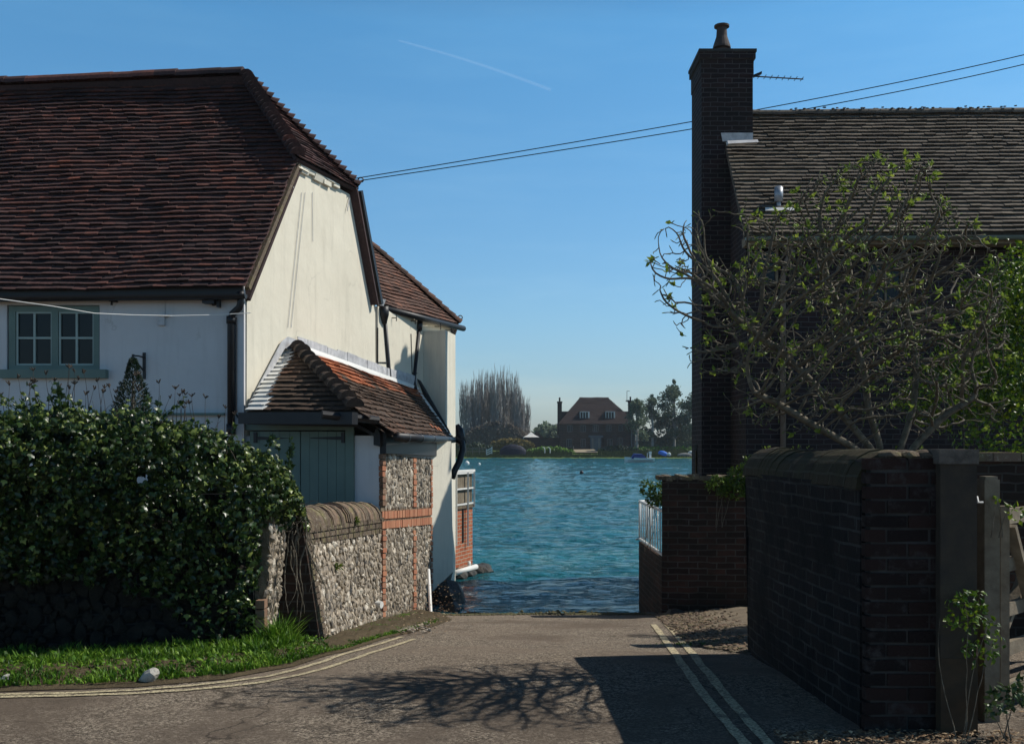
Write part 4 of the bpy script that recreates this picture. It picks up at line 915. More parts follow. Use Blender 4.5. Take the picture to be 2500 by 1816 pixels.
mb = MB(); xa = W(2296,1500,5.28).x; xb = W(2385,1500,5.28).x; mb.box((xa,5.28,.40),(xb,5.46,1.40)); mb.build('post', M['darkpost'], gp_)
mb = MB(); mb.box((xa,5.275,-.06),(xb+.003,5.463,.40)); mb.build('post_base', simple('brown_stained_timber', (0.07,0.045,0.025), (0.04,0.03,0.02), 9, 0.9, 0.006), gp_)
mb = MB(); mb.box((xa-.012,5.265,1.40),(xb+.004,5.475,1.475)); mb.build('cap', simple('rough_stone_cap', (0.20,0.17,0.14), (0.08,0.07,0.06), 22, 0.95, 0.02, 0.9), gp_)
wp = thing('wooden_gatepost', 'slim weathered wooden gatepost beside the five bar gate', 'gatepost', (2.65,5.6,0))
mb = MB(); pa = W(2404,1300,5.55).x; pb = W(2441,1300,5.55).x; mb.box((pa,5.55,-.06),(pb,5.64,1.31)); mb.obox(Vector(((pa+pb)/2,5.595,1.315)), Vector(((pb-pa)/2-.008,0,0)), Vector((0,.038,0)), UP*.012); mb.build('post', M['timber'], wp)
mb = MB(); mb.tube([W(2385,1212,5.5), W(2388,1226,5.48), W(2400,1226,5.48)], .007, 5); mb.build('latch', M['whitepaint'], wp)
gt = thing('five_bar_gate', 'sunlit weathered wooden five bar gate on the far right', 'gate', (3.2,6.0,0))
g0 = Vector((W(2444,1240,5.68).x,5.68,0)); gd = Vector((1,.95,0)).normalized(); gn = Vector((gd.y,-gd.x,0))
def gat(s, z): return g0 + gd*s + UP*z
for (za, zb, hh) in ((1.10,1.10,.085),(0.83,0.83,.075),(0.58,0.58,.075),(0.36,.36,.075),(.13,.13,.085)):
    mb = MB(); mb.bar(gat(0,za), gat(2.6,zb), .035, hh); mb.build('bar', M['timber'], gt)
mb = MB(); mb.bar(gat(.02,.06), gat(.02,1.16), .05, .06, Vector((0,1,0))); mb.bar(gat(2.6,.06), gat(2.6,1.16), .05, .06, Vector((0,1,0))); build_pieces(mb, [1,1], 'stile', M['timber'], gt)
mb = MB(); mb.bar(gat(.04,1.05)+gn*.035, gat(.62,.12)+gn*.035, .03, .06, gn); mb.bar(gat(.10,.45)-gn*.035, gat(.85,1.1)-gn*.035, .03, .06, gn); build_pieces(mb, [1,1], 'brace', M['timber'], gt)
bw_ = thing('garden_back_wall', 'low brick wall with lit coping behind the gate, far right', 'wall', (4.2, 8.6, 0))
mb = MB(); mb.box((2.45,8.5,-.2),(9,8.8,1.36)); mb.build('wall', M['brick_dark'], bw_)
mb = MB(); x = 2.45; q = random.Random(19)
while x < 7: L = q.uniform(.1,.24); mb.box((x,8.47,1.36),(x+L-.006,8.83,1.43+q.uniform(-.006,.006)), q.uniform(.2,.9)); x += L
mb.build('coping', M['coping'], bw_)

# paving and leaf litter, lower right
PX = MB(); q = random.Random(22); x = 1.75
while x < 4.5:
    L = q.uniform(.35,.6); PX.box((x,4.2,-.05),(x+L-.008,5.05+.04*(x-1.75),.012+q.uniform(-.003,.003)), q.random()); x += L
struct(PX, 'pavement', simple('worn_paving_stone', (0.26,0.22,0.17), (0.17,0.145,0.11), 4, 0.9, 0.006, 0.7))
mb = MB(); q = random.Random(23)
def litter_at(x, y, z, s):
    a = q.uniform(0, 6.28); t = q.uniform(-.5,.5); ax = Vector((math.cos(a),math.sin(a),t*.6))*s; ay = Vector((-math.sin(a),math.cos(a),q.uniform(-.4,.4)))*s*q.uniform(.35,.7)
    c = Vector((x,y,z)); mb.add([c-ax, c-ay*.8+ax*.1, c+ax, c+ay*.8, c+UP*s*q.uniform(.05,.4)], [(0,1,4),(1,2,4),(2,3,4),(3,0,4)], q.random())
for i in range(2600):
    x = q.uniform(1.35, 3.4); 
    y = q.uniform(4.98, 5.32) if q.random() < .8 else q.uniform(5.3, 7.5)
    if x < 1.9 and y < 5.25 - .0: y = max(y, 5.02 + (1.9-x)*.1)
    if y > 5.3 and x < 2.75: continue
    litter_at(x, y, .012 + q.uniform(0,.02), q.uniform(.008,.022))
for i in range(500): litter_at(q.uniform(-1.2,-.6)+.0, q.uniform(9.2,12.8), gz(q.uniform(9.2,12.8))+.05, .015)
tag(mb.build('leaf_litter', M['litter']), 'brown dry leaf litter and gravel along the foot of the right gateway', 'leaves', kind='stuff')
# stony strip right of the road beyond the wall
mb = MB(); q = random.Random(29)
ny_, nx_ = 26, 8; vs = []
for j in range(ny_+1):
    y = 7.6 + 5.2*j/ny_; xl = pl([7.6,8.4,10.5,12.8],[1.76,1.52,1.66,1.80], y)
    for i in range(nx_+1): x = lerp(xl, 2.9, i/nx_); vs.append((x, y, roadz(x,y) + .008 + .11*(i/nx_) + (0.03*noise.noise(Vector((x*5,y*5,4))) if i else 0)))
mb.add(vs, [(j*(nx_+1)+i,j*(nx_+1)+i+1,(j+1)*(nx_+1)+i+1,(j+1)*(nx_+1)+i) for j in range(ny_) for i in range(nx_)])
struct(mb, 'path', simple('gravelly_concrete', (0.24,0.19,0.13), (0.13,0.105,0.075), 7, 0.95, 0.02, 0.9, bscale=40))

# ================================================================ LOOSE STONES
def stone(px, py, rx_, ry_, rz_, mat, label, s, dz=.02):
    p = G(px, py); mb = MB(); lump(mb, p+UP*(rz_*.5+dz), Vector((rx_,0,.02)), Vector((0,ry_,0)), UP*rz_, random.Random(s), .8, 1, .35)
    return tag(mb.build('stone', mat), label, 'stone')
M['palestone'] = simple('pale_limestone', (0.50,0.48,0.43), (0.30,0.28,0.24), 9, 0.9, 0.02, 0.8)
stone(365,1668,.068,.05,.05, M['palestone'], 'pale rough stone lying in the grass verge', 5)
stone(10,1672,.035,.03,.03, M['palestone'], 'small pale stone at the left end of the grass verge', 6)
stone(845,1545,.075,.07,.12, M['palestone'], 'pale flint boulder leaning on the foot of the flint garden wall', 8)
stone(822,1522,.07,.08,.10, simple('orange_lichened_stone', (0.36,0.20,0.07), (0.25,0.18,0.11), 9, 0.9, 0.02), 'orange lichen covered stone at the foot of the flint garden wall', 9)

# ================================================================ WIRES
def wire(name, pts, r, mat, label):
    mb = MB(); mb.tube(pts, [r*max(1, p.y/15) for p in pts], 5); return tag(mb.build(name, mat), label, 'wire', None)
def sagline(a, b, s, n=24): return [a.lerp(b, i/n) - UP*s*4*(i/n)*(1-i/n) for i in range(n+1)]
wire('overhead_wire', sagline(W(868,436,14.9), W(2750,70,40), .25), .007, M_WIRE, 'upper of the two overhead wires crossing from the cottage behind the chimney')
wire('overhead_wire', sagline(W(882,441,14.9), W(2750,92,40), .30), .007, M_WIRE, 'lower of the two overhead wires crossing from the cottage behind the chimney')
wire('telephone_cable', [W(-260,690,9.6), W(0,730,10.3), W(130,748,10.6), W(230,765,10.9), W(320,769,11.2), W(420,771,11.5), W(520,769,11.7), W(612,764,11.75)], .005, M['whitepaint'], 'pale telephone cable sagging across the front of the cottage')

# ================================================================ PLANTS
def leaf(mb, c, d, n, L, Wd, tint, lobed=False):
    d = d.normalized(); s = d.cross(n); 
    if s.length < 1e-3: s = d.orthogonal()
    s.normalize(); n2 = s.cross(d)
    if lobed:
        pts = [c, c+d*L*.15+s*Wd*.45, c+d*L*.45+s*Wd*.52, c+d*L*.55+s*Wd*.24, c+d*L-n2*L*.12, c+d*L*.55-s*Wd*.24, c+d*L*.45-s*Wd*.52, c+d*L*.15-s*Wd*.45]; m = c+d*L*.42+n2*L*.06
        mb.add(pts+[m], [(i,(i+1)%8,8) for i in range(8)], tint)
    else:
        mb.add([c, c+d*L*.45+s*Wd*.5, c+d*L-n2*L*.15, c+d*L*.45-s*Wd*.5, c+d*L*.5+n2*L*.07], [(0,1,4),(1,2,4),(2,3,4),(3,0,4)], tint)
def rv(q): 
    z = q.uniform(-1,1); a = q.uniform(0,6.283); r = math.sqrt(1-z*z); return Vector((r*math.cos(a), r*math.sin(a), z))
# --- ivy
def crawl(p, d, L, r, q, mb, n=16, wob=.35, g=Vector((0,0,0))):
    pts = [p]; dd = d.normalized()
    for i in range(n): dd = (dd + rv(q)*wob + g).normalized(); pts.append(pts[-1] + dd*L/n)
    mb.tube(pts, [r*(1-.7*i/n) for i in range(n+1)], 5); return pts
iv = thing('ivy', 'dense dark glossy ivy mound covering the low wall beside the verge', 'ivy', (-2.9,7.6,.3))
tx = [-500,-200,0,60,90,160,200,260,400,520,620,700,735,750]; ty = [1010,1000,1014,1000,985,985,1004,1000,1012,1046,1090,1140,1215,1290]
bx = [-500,0,200,330,400,470,540,600,622,640,690,735,750]; by = [1400,1410,1415,1430,1480,1540,1585,1600,1590,1330,1290,1260,1290]
q = random.Random(51); mb = MB(); cnt = 0; tries = 0
def ivd(px): return pl([-500,0,300,620,700,760],[7.25,7.32,7.5,7.78,8.2,8.5], px)
while cnt < 19000 and tries < 90000:
    tries += 1; px = q.uniform(-420, 750); t_, b_ = pl(tx,ty,px) + 24*noise.noise(Vector((px*.025,1,1))) + 9*noise.noise(Vector((px*.09,2,1))), pl(bx,by,px) + 45*noise.noise(Vector((px*.02,5,1)))
    py = q.uniform(t_, b_); u = (py-t_)/(b_-t_)
    if u > .8 and q.random() < (u-.8)*3.5: continue
    f = min(1.0, (py-t_)/90.0); depth = q.random()**1.6; 
    bulge = 0.36*math.sqrt(max(0,f*(2-f)))*(1-.95*max(0,u-.28)/.72) + .11*noise.noise(Vector((px*.011, py*.011, 3))) + .06*noise.noise(Vector((px*.035, py*.035, 7)))
    if noise.noise(Vector((px*.022, py*.022, 8)))*1.3 + q.uniform(0,.75) < .02: continue
    d_ = ivd(px) + .05 - bulge + depth*.42 + q.uniform(-.04,.04) 
    p = W(px, py, d_); p.z += q.uniform(-.01,.02)
    out = (Vector((0.15,-1,.0)) + UP*(1.3*(1-f)) + rv(q)*1.15).normalized(); hang = (Vector((0,-.25,-1)) + rv(q)*1.0)
    L = q.uniform(.022,.058); leaf(mb, p, hang, out, L, L*.95, min(1,max(0,q.gauss(.38+.25*(1-f),.24)))if q.random()>.03 else 1.0, True); cnt += 1  # paler tint towards the top puts the sunlit crown into the colour
for i in range(6500):   # inner leaves tinted dark as if shaded, closing the mound from behind
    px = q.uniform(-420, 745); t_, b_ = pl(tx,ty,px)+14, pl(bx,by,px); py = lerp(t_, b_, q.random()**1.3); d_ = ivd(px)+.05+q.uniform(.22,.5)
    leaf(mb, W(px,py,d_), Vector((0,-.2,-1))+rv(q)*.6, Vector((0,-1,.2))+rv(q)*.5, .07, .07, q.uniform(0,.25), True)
for i in range(34):
    px = q.uniform(-60, 740); p = W(px, pl(tx,ty,px)+q.uniform(0,50), ivd(px)-q.uniform(0,.2)); L_ = q.uniform(.08,.26); d0 = (Vector((q.uniform(-.5,.7),-.4,1))).normalized(); pts_ = crawl(p, d0, L_, .0035, q, mb, 7, .3)
    for j in range(int(L_*70)): leaf(mb, pts_[q.randint(1,7)]+rv(q)*.015, rv(q)+Vector((0,0,-.4)), rv(q)+Vector((.2,-1,.3)), q.uniform(.02,.045), .035, q.uniform(.3,.9), True)
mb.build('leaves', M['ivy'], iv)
mb = MB()
for i in range(60):
    px = q.uniform(-200,720); p = W(px, pl(tx,ty,px)+60, ivd(px)+.1); crawl(p, Vector((q.uniform(-.4,.4),-.1,1)), q.uniform(.15,.3), .004, q, mb, 8)
for i in range(12):   # bare vine stems hanging in the dark recess by the flint wall
    px = q.uniform(690,760); p = W(px, q.uniform(1270,1350), 8.2); crawl(p, Vector((q.uniform(-.3,.1),-.05,-1)), q.uniform(.3,.75), q.uniform(.004,.008), q, mb, 18, .28, Vector((0,.0,-.08)))
for i in range(22): px = q.uniform(705,750); p = W(px, q.uniform(1225,1300), 8.28); crawl(p, rv(q)+Vector((-.2,-.3,-.3)), q.uniform(.1,.25), .004, q, mb, 8, .6)
mb.build('stems', M['bark'], iv)
# upright shoot standing above the ivy + spikes over the door
mb = MB(); q = random.Random(53)
for (bx_, by_, tx_, ty_, n_, s_) in ((150,1010,143,930,22,.05),(640,1130,668,1060,30,.035),(700,1180,712,1070,34,.035),(720,1200,700,1100,30,.035),(385,1030,392,965,8,.035),(345,1010,352,980,10,.03),(60,1010,55,975,10,.04)):
    A = W(bx_,by_,ivd(bx_)-.05); B = W(tx_,ty_,ivd(bx_)-.05); 
    mb.tube([A,B], [.005,.002], 4)
    for i in range(n_): p = A.lerp(B, q.random()**.8) + rv(q)*.015; leaf(mb, p, rv(q)+Vector((0,0,-.3)), rv(q)+Vector((0,-1,0)), s_*q.uniform(.7,1.2), s_, q.uniform(.2,.7), True)
build_pieces(mb, [23,31,35,36,9,11,11], 'shoot', M['ivy'], iv)
mb = MB()
for i in range(46):
    px = q.uniform(10,575); base = W(px, pl(tx,ty,px)+30, ivd(px)+.3); hgt = q.uniform(.08,.24) if px > 380 or q.random()<.3 else q.uniform(.1,.3)
    pts = crawl(base, UP, hgt+.12, .0035, q, mb, 6, .12); c = pts[-1]
    for j in range(5): mb.tube([c-UP*.02, c + Vector((q.uniform(-.025,.025), q.uniform(-.02,.02), q.uniform(-.005,.015)))], .004, 4)
so = mb.build('dry_flower_stems', simple('dried_brown_stems', (0.05,0.04,0.03), (0.08,0.06,0.045), 9, 0.9)); tag(so, 'dry seed heads on thin stalks sticking up behind the ivy', 'plants', kind='stuff')
# --- small conifer behind the ivy
cf = thing('conifer', 'small dark conical conifer standing against the shaded cottage wall', 'shrub', (-3.9,10.8,.3))
mb = MB(); q = random.Random(61); cb = W(325,1030,10.8)
for i in range(2600):
    h_ = q.random()**1.4; H_ = .66; R_ = .215*(1-h_)**.8*(1+.25*noise.noise(Vector((h_*7,i*.001,2)))) + .02
    if h_ > .62: R_ *= .75
    a = q.uniform(0,6.283); rr_ = R_*math.sqrt(q.uniform(.35,1)); p = cb + Vector((rr_*math.cos(a), rr_*math.sin(a), h_*H_)); leaf(mb, p, Vector((math.cos(a),math.sin(a),.9))+rv(q)*.4, rv(q), .035, .014, q.uniform(0,.15))
mb.build('foliage', M['darkleaf'], cf); mb = MB(); mb.tube([Vector((cb.x,cb.y,-.5)), cb+UP*.5], [.03,.008], 6); mb.build('trunk', M['bark'], cf)
# --- grass verge
mb = MB(); q = random.Random(71)
def blade(p, h, w_, tint, lean):
    a = q.uniform(0, 6.283); s = Vector((math.cos(a), math.sin(a), 0)); l = Vector((math.cos(a+1.57+q.uniform(-.8,.8)), math.sin(a+1.57), 0))*lean*h
    mb.add([p-s*w_, p+s*w_, p+s*w_*.8+UP*h*.55+l*.35, p-s*w_*.8+UP*h*.55+l*.35, p+UP*h*.9+l], [(0,1,2,3),(3,2,4)], tint)
n_ = 0
while n_ < 42000:
    i = q.random()*(len(VEs)-1); ii = int(i); tt = i-ii; a = VEs[ii].lerp(VEs[ii+1], tt); b = VWs[ii].lerp(VWs[ii+1], tt)
    t = q.random(); p = a.lerp(b, .05+t*.97); 
    px_ = p.x/p.y*2500+1250
    if px_ < -150: 
        if q.random() < .6: continue
    dn = 1.0 if px_ < 985 else max(0, 1-(px_-985)/90.0)
    if q.random() > dn: continue
    tall = 1.0 + 1.5*max(0, 1-abs(px_-680)/90.0)*(1 if t > .3 else 0) ; tall *= lerp(.55,1.15,min(1,t*2)); 
    if px_ > 800: tall *= .42
    elif px_ > 720: tall *= .7
    h_ = q.uniform(.025,.085)*tall*(1+.8*noise.noise(Vector((p.x*6,p.y*6,1))))
    blade(Vector((p.x,p.y,roadz(p.x,p.y)+.02)), h_, q.uniform(.003,.008), min(1,max(0,q.gauss(.45+.5*noise.noise(Vector((p.x*2.5,p.y*5,6))),.25))), q.uniform(.1,.9)); n_ += 1
for i in range(2600):   # broad leaved weeds among the grass
    j = q.random()*(len(VEs)-1); ii = int(j); a = VEs[ii].lerp(VEs[ii+1], j-ii); b = VWs[ii].lerp(VWs[ii+1], j-ii); p = a.lerp(b, q.uniform(.2,.98)); 
    if p.x/p.y*2500+1250 > 800: continue
    leaf(mb, Vector((p.x,p.y,roadz(p.x,p.y)+.04+q.random()*.05)), rv(q)+UP*.3, UP+rv(q)*.5, q.uniform(.03,.06), q.uniform(.015,.035), q.random())
for (gx_, gy_, cn, sp_, hh) in ((1035,1492,260,.09,.09),(1770,1575,420,.16,.03),(1700,1572,160,.12,.02),(1250,1498,420,.5,.035),(1480,1496,420,.35,.04),(1130,1497,320,.2,.045),(1350,1497,200,.3,.03)):
    c = G(gx_, gy_)
    for i in range(cn): p = c + Vector((q.gauss(0,sp_), q.gauss(0,.06), 0)); p.z = roadz(p.x,p.y) + .0; blade(p, hh*q.uniform(.4,1.3), .004, q.random(), .8)
tag(mb.build('grass', M['grass']), 'bright green grass and weeds on the verge between the road and the walls', 'grass', kind='stuff')
# algae and rubble edge where the road meets the slipway
mb = MB(); q = random.Random(81)
for i in range(1500):
    x = q.uniform(-1.15,1.8); y = 13.0 + .1*math.sin(x*2.2) + q.gauss(0,.10); lump(mb, Vector((x,y,roadz(x,min(y,13.15))+.006)), Vector((q.uniform(.01,.035),0,0)), Vector((0,.03,0)), UP*q.uniform(.006,.02), q, q.random(), 0, .4)
tag(mb.build('rubble_edge', simple('algae_covered_rubble', (0.13,0.125,0.05), (0.055,0.05,0.035), 9, 0.85, 0.01)), 'green weedy rubble strip where the road drops into the water', 'rubble', kind='stuff')
mb = MB()
for i in range(700):
    x = q.uniform(-1.25,-.55); y = q.uniform(9.5,13); 
    if x > -1.15 + (13-y)*.12: continue
    lump(mb, Vector((x,y,gz(y)+.03)), Vector((q.uniform(.008,.03),0,0)), Vector((0,.02,0)), UP*.01, q, q.random(), 0, .4)
tag(mb.build('pebbles', M['flint']), 'scattered pebbles and grit along the foot of the flint wall', 'gravel', kind='stuff')
mb = MB(); q = random.Random(84)
for i in range(1500):
    y = q.uniform(7.7,12.8); xl = pl([7.6,8.4,10.5,12.8],[1.70,1.45,1.6,1.75], y); x = xl + abs(q.gauss(0,.35)); zz = roadz(x,y)+.012+.11*max(0,(x-xl)/(2.9-xl)); lump(mb, Vector((x,y,zz)), Vector((q.uniform(.006,.03),0,0)), Vector((0,.02,0)), UP*q.uniform(.004,.012), q, q.random(), 0, .5)
tag(mb.build('grit', M['coping']), 'loose grit and small stones on the path below the brick quay wall', 'gravel', kind='stuff')
# wall ferns
for (fx, fy, fd, lab) in ((869,1272,10.2,'upper of two fern tufts growing from the flint garden wall'),(822,1382,9.3,'lower of two fern tufts growing from the flint garden wall')):
    mb = MB(); 
    for i in range(26): p = W(fx+q.uniform(-8,8), fy+q.uniform(-6,6), fd-.02); leaf(mb, p, rv(q)+Vector((.6,-.4,.1)), rv(q), .06, .014, q.random())
    tag(mb.build('wall_fern', M['bush']), lab, 'fern')

# --- bare spring tree behind the right wall, grown by space colonisation
tr = thing('magnolia_tree', 'spreading bare twiggy tree with fresh green leaf buds behind the dark wall', 'tree', (2.25, 7.0, 0))
nr_ = np.random.RandomState(7)
def ell(n, c, r, seed=None):
    v = nr_.normal(size=(n,3)); v /= np.linalg.norm(v,axis=1)[:,None]; v *= nr_.uniform(0,1,(n,1))**(1/2.6); return v*np.array(r)+np.array(c)
def wc(px, py, d): p = W(px,py,d); return (p.x,p.y,p.z)
att = np.vstack([ell(6600, wc(2080,760,6.75), (1.0,.95,.85)), ell(1700, wc(1800,720,6.9), (.55,.5,.62)), ell(330, wc(1680,640,6.7), (.30,.35,.38)), ell(1100, wc(2130,520,6.6), (.52,.6,.42)), ell(1300, wc(2330,900,7.1), (.42,.55,.50)), ell(700, wc(1950,1000,6.9), (.5,.35,.2)), ell(500, wc(2400,780,7.2), (.35,.4,.55)), ell(40, wc(1640,690,6.6), (.14,.2,.2))])
keep = []
for p in att:
    px = p[0]/p[1]*2500+1250; py = 1085-(p[2]-1.5)/p[1]*2500
    low = pl([1560,1700,1850,2050,2450],[900,960,1060,1110,1100], px)
    hi = pl([1560,1620,1700,1800,1950,2060,2200,2320,2480],[600,500,480,470,440,375,370,420,520], px)
    if py < low and py > hi and px < 2470 and not (px < 1660 and 760 < py) and noise.noise(Vector((px*.011, py*.011, p[1]*1.5))) > -.20: keep.append(p)
att = np.array(keep)
nodes = []; par = []
def seed_path(pts):
    prev = -1 if not nodes else 0
    for i in range(len(pts)-1):
        a = np.array(pts[i]); b = np.array(pts[i+1]); n = max(1, int(np.linalg.norm(b-a)/.06))
        for s in range(n):
            if i == 0 and s == 0 and nodes: continue
            nodes.append(a + (b-a)*s/n); par.append(prev); prev = len(nodes)-1
base = (2.35,7.0,.0)
seed_path([base, (2.38,7.0,.7), wc(2140,1110,7.0), wc(2080,1040,7.0), wc(2010,960,6.95), wc(1930,880,6.9), wc(1830,800,6.8)])
for pts in ([base,(2.42,7.0,.8), wc(2150,1090,7.05), wc(2120,1000,7.0), wc(2110,900,7.0), wc(2060,780,7.1), wc(2010,660,7.1)],
            [base,(2.5,7.1,.9), wc(2200,1090,7.1), wc(2230,1000,7.15), wc(2240,880,7.2), wc(2200,700,7.2)],
            [base,(2.55,7.0,1.0), wc(2230,1090,6.9), wc(2310,1010,6.85), wc(2400,960,6.8)],
            [base,(2.3,6.95,.8), wc(2100,1100,6.9), wc(1990,1040,6.75), wc(1890,980,6.65), wc(1820,950,6.55)]):
    seed_path(pts)
nodes = list(nodes); STEP = .036; KILL = .060; INF = .30
A = att.copy(); alive = np.ones(len(A), bool); P = np.array(nodes)
near = np.full(len(A), -1); nd = np.full(len(A), 1e9)
for j in range(len(P)):
    d = np.linalg.norm(A-P[j],axis=1); m = d < nd; nd[m] = d[m]; near[m] = j
for it in range(130):
    idx = np.where(alive & (nd < INF))[0]
    if len(idx) == 0: break
    acc = {}
    for i in idx:
        v = A[i]-nodes[near[i]]; v = v/(np.linalg.norm(v)+1e-9); acc.setdefault(near[i], []).append(v)
    new = []
    for j, vs in acc.items():
        v = np.sum(vs,axis=0) + nr_.normal(0,.95,3) + np.array([0,0,.05]); l = np.linalg.norm(v)
        if l < 1e-3: continue
        new.append((nodes[j]+v/l*STEP, j))
    if not new: break
    for p, j in new:
        nodes.append(p); par.append(j); k_ = len(nodes)-1; d = np.linalg.norm(A-p,axis=1); m = d < nd; nd[m] = d[m]; near[m] = k_
    alive &= nd > KILL
kids = [[] for _ in nodes]
for i, p in enumerate(par):
    if p >= 0: kids[p].append(i)
rad = np.zeros(len(nodes))
order = list(range(len(nodes)))
for i in reversed(order):
    if kids[i]: rad[i] = (sum(rad[c]**2.4 for c in kids[i]))**(1/2.4)
    else: rad[i] = .0031
rad = np.minimum(rad, .024)
mb = MB(); done = set(); chains = []
stack = [0]
starts = [(0, None)]
while starts:
    s, p = starts.pop(); ch = [p] if p is not None else []; c = s
    while True:
        ch.append(c); ks = sorted(kids[c], key=lambda x: -rad[x])
        if not ks: break
        for o in ks[1:]: starts.append((o, c))
        c = ks[0]
    chains.append(ch)
for ch in chains:
    if len(ch) < 2: continue
    pts = [Vector(nodes[i]) for i in ch]; rs = [rad[i] for i in ch]; rs[0] = min(rs[0], rs[1]*1.05)
    for i in range(1, len(pts)-1): pts[i] = pts[i]*.6 + (pts[i-1]+pts[i+1])*.2
    mb.tube(pts, rs, 6 if max(rs) > .012 else 4, 0.5, True)
mb.build('branches', M['bark'], tr, smooth=True)
mb = MB(); q = random.Random(91); tips = [i for i in range(len(nodes)) if not kids[i]]
for i in tips:
    p = Vector(nodes[i]); d = (p - Vector(nodes[par[i]])).normalized(); px = p.x/p.y*2500+1250; py = 1085-(p.z-1.5)/p.y*2500
    # twig end buds
    up_ = pl([380,600,1100],[.42,.12,.06], py)
    mb.tube([p, p+d*.02], [.004,.002], 4, .1)
    if q.random() < up_:
        for j in range(q.randint(4,7)): leaf(mb, p + d*q.uniform(0,.02), d*.8 + rv(q)*.9, rv(q), q.uniform(.028,.06), q.uniform(.016,.030), q.uniform(.2,1))
mb.build('leaves', M['bud'], tr)
print('tree nodes', len(nodes), 'tips', len(tips))

# --- shrubs
def leaf_blob(mb, c, r, n, L, q, tl=(0,1), jag=.3, hollow=.4):
    for i in range(n):
        v = rv(q); k_ = 1 + jag*noise.noise(v*2.3 + c); rr_ = q.uniform(hollow,1)**.5*k_; p = c + Vector((v.x*r[0], v.y*r[1], v.z*r[2]))*rr_
        leaf(mb, p, v*.6 + rv(q), v + UP*.4 + rv(q)*.6, L*q.uniform(.6,1.3), L*.6, q.uniform(*tl))
def shrub(name, label, cat, blobs, L, mat, seed, trunk=None, group=None, tl=(0,1)):
    q = random.Random(seed); c0 = blobs[0][0]; t = thing(name, label, cat, (c0.x, c0.y, trunk if trunk is not None else 0), group); mb = MB()
    for c, r, n in blobs: leaf_blob(mb, c, r, n, L, q, tl)
    mb.build('foliage', mat, t); mb = MB()
    for c, r, n in blobs: crawl(Vector((c0.x+q.uniform(-.05,.05), c0.y, trunk if trunk is not None else 0)), (c-Vector((c0.x,c0.y,0))), max(.2,(c-Vector((c0.x,c0.y,trunk or 0))).length), L*.09, q, mb, 8, .15)
    mb.build('stems', M['bark'], t); return t
shrub('shrub', 'large yellow-green leafy shrub at the right edge behind the bare tree', 'shrub', [(W(2440,740,9.8),(.42,.4,.32),1500),(W(2510,720,9.6),(.5,.4,.5),1800),(W(2400,900,9.8),(.5,.4,.5),1800),(W(2500,900,9.6),(.5,.5,.5),1500),(W(2300,960,9.9),(.4,.3,.35),900),(W(2210,830,10),(.16,.2,.08),160),(W(2500,1050,9.5),(.6,.5,.5),1500)], .055, M['bush'], 5)
shrub('quay_shrub', 'small green bush growing behind the quay pier above the white railing', 'shrub', [(W(1580,1190,13.4),(.10,.1,.09),130),(W(1612,1205,13.3),(.12,.1,.16),260),(W(1600,1220,13.3),(.12,.1,.10),160)], .05, M['bush'], 6, .1, tl=(0,.6))
shrub('wall_creeper', 'yellow-green creeper hanging over the quay wall beside the dark wall', 'shrub', [(W(1755,1180,12.4),(.16,.08,.11),260),(W(1800,1170,12.4),(.16,.08,.15),420),(W(1830,1155,12.4),(.12,.08,.2),320),(W(1790,1200,12.4),(.2,.05,.1),200)], .045, M['bush'], 7, .5, tl=(0,.7))
shrub('rose_shrub', 'leafy green rose shoot in front of the stone gatepost', 'shrub', [(W(2350,1500,5.15),(.10,.08,.10),90),(W(2370,1470,5.15),(.08,.06,.07),50),(W(2400,1560,5.2),(.10,.08,.13),110),(W(2380,1440,5.15),(.03,.03,.03),8)], .035, M['bush'], 8, .0, tl=(0,.8))
shrub('ground_plant', 'low leafy plant at the foot of the gate in the lower right corner', 'plant', [(W(2460,1700,5.15),(.10,.08,.05),60),(W(2500,1690,5.2),(.10,.08,.07),60),(W(2430,1730,5.1),(.05,.05,.03),24)], .045, M['darkleaf'], 9, .0, tl=(.4,1))
shrub('gate_vine', 'few bright leaves of a vine on the top bar of the gate', 'plant', [(W(2440,1222,5.5),(.02,.02,.015),4),(W(2480,1250,5.5),(.05,.03,.03),14),(W(2500,1265,5.5),(.05,.04,.04),12)], .04, M['bush'], 10, 1.0, tl=(.4,1))
mb = MB(); q = random.Random(95)
for px in (1865,1880,1935,1950,1975,2190,2250): 
    for i in range(5): leaf(mb, W(px+q.uniform(-5,5), 1096+q.uniform(-6,2), 7.1), rv(q)+UP, rv(q), .02, .012, q.uniform(.3,1))
tag(mb.build('wall_weeds', M['bud']), 'tiny green weeds sprouting from the coping of the dark wall', 'weeds', kind='stuff')

# ================================================================ FAR SHORE
Y0 = 176.0
fs = MB(); xs = list(np.arange(-260, 261, 4)); ysf = [172,175,176,177,178.5,181,184,188,195,210,240,300,420,700]
def farz(x, y):
    b = pl([172,175.5,177,181,186,195,700],[-1.6,-1.0,-.72,-.35,.25,.5,1.0], y); return b + (.10*noise.noise(Vector((x*.15,y*.4,0))) if y > 176 else 0.02*noise.noise(Vector((x*.3,y,0))))
vs = [(x,y,farz(x,y)) for y in ysf for x in xs]; nx = len(xs)
fs.add(vs, [(j*nx+i,j*nx+i+1,(j+1)*nx+i+1,(j+1)*nx+i) for j in range(len(ysf)-1) for i in range(nx-1)])
k = N('marsh_bank'); sp_ = k.n('SeparateXYZ'); k.l(k.coord(), sp_.inputs[0]); zf = k.math('ADD', sp_.outputs[2], k.math('MULTIPLY', k.math('SUBTRACT', k.noise(.5,5,.6),.5), .5))
kc = k.ramp(k.math('MULTIPLY_ADD', zf, .5, .5), [(0.05,(0.03,0.028,0.022)),(0.15,(0.13,0.105,0.07)),(0.28,(0.14,0.13,0.06)),(0.5,(0.07,0.10,0.03)),(0.7,(0.10,0.14,0.035))])
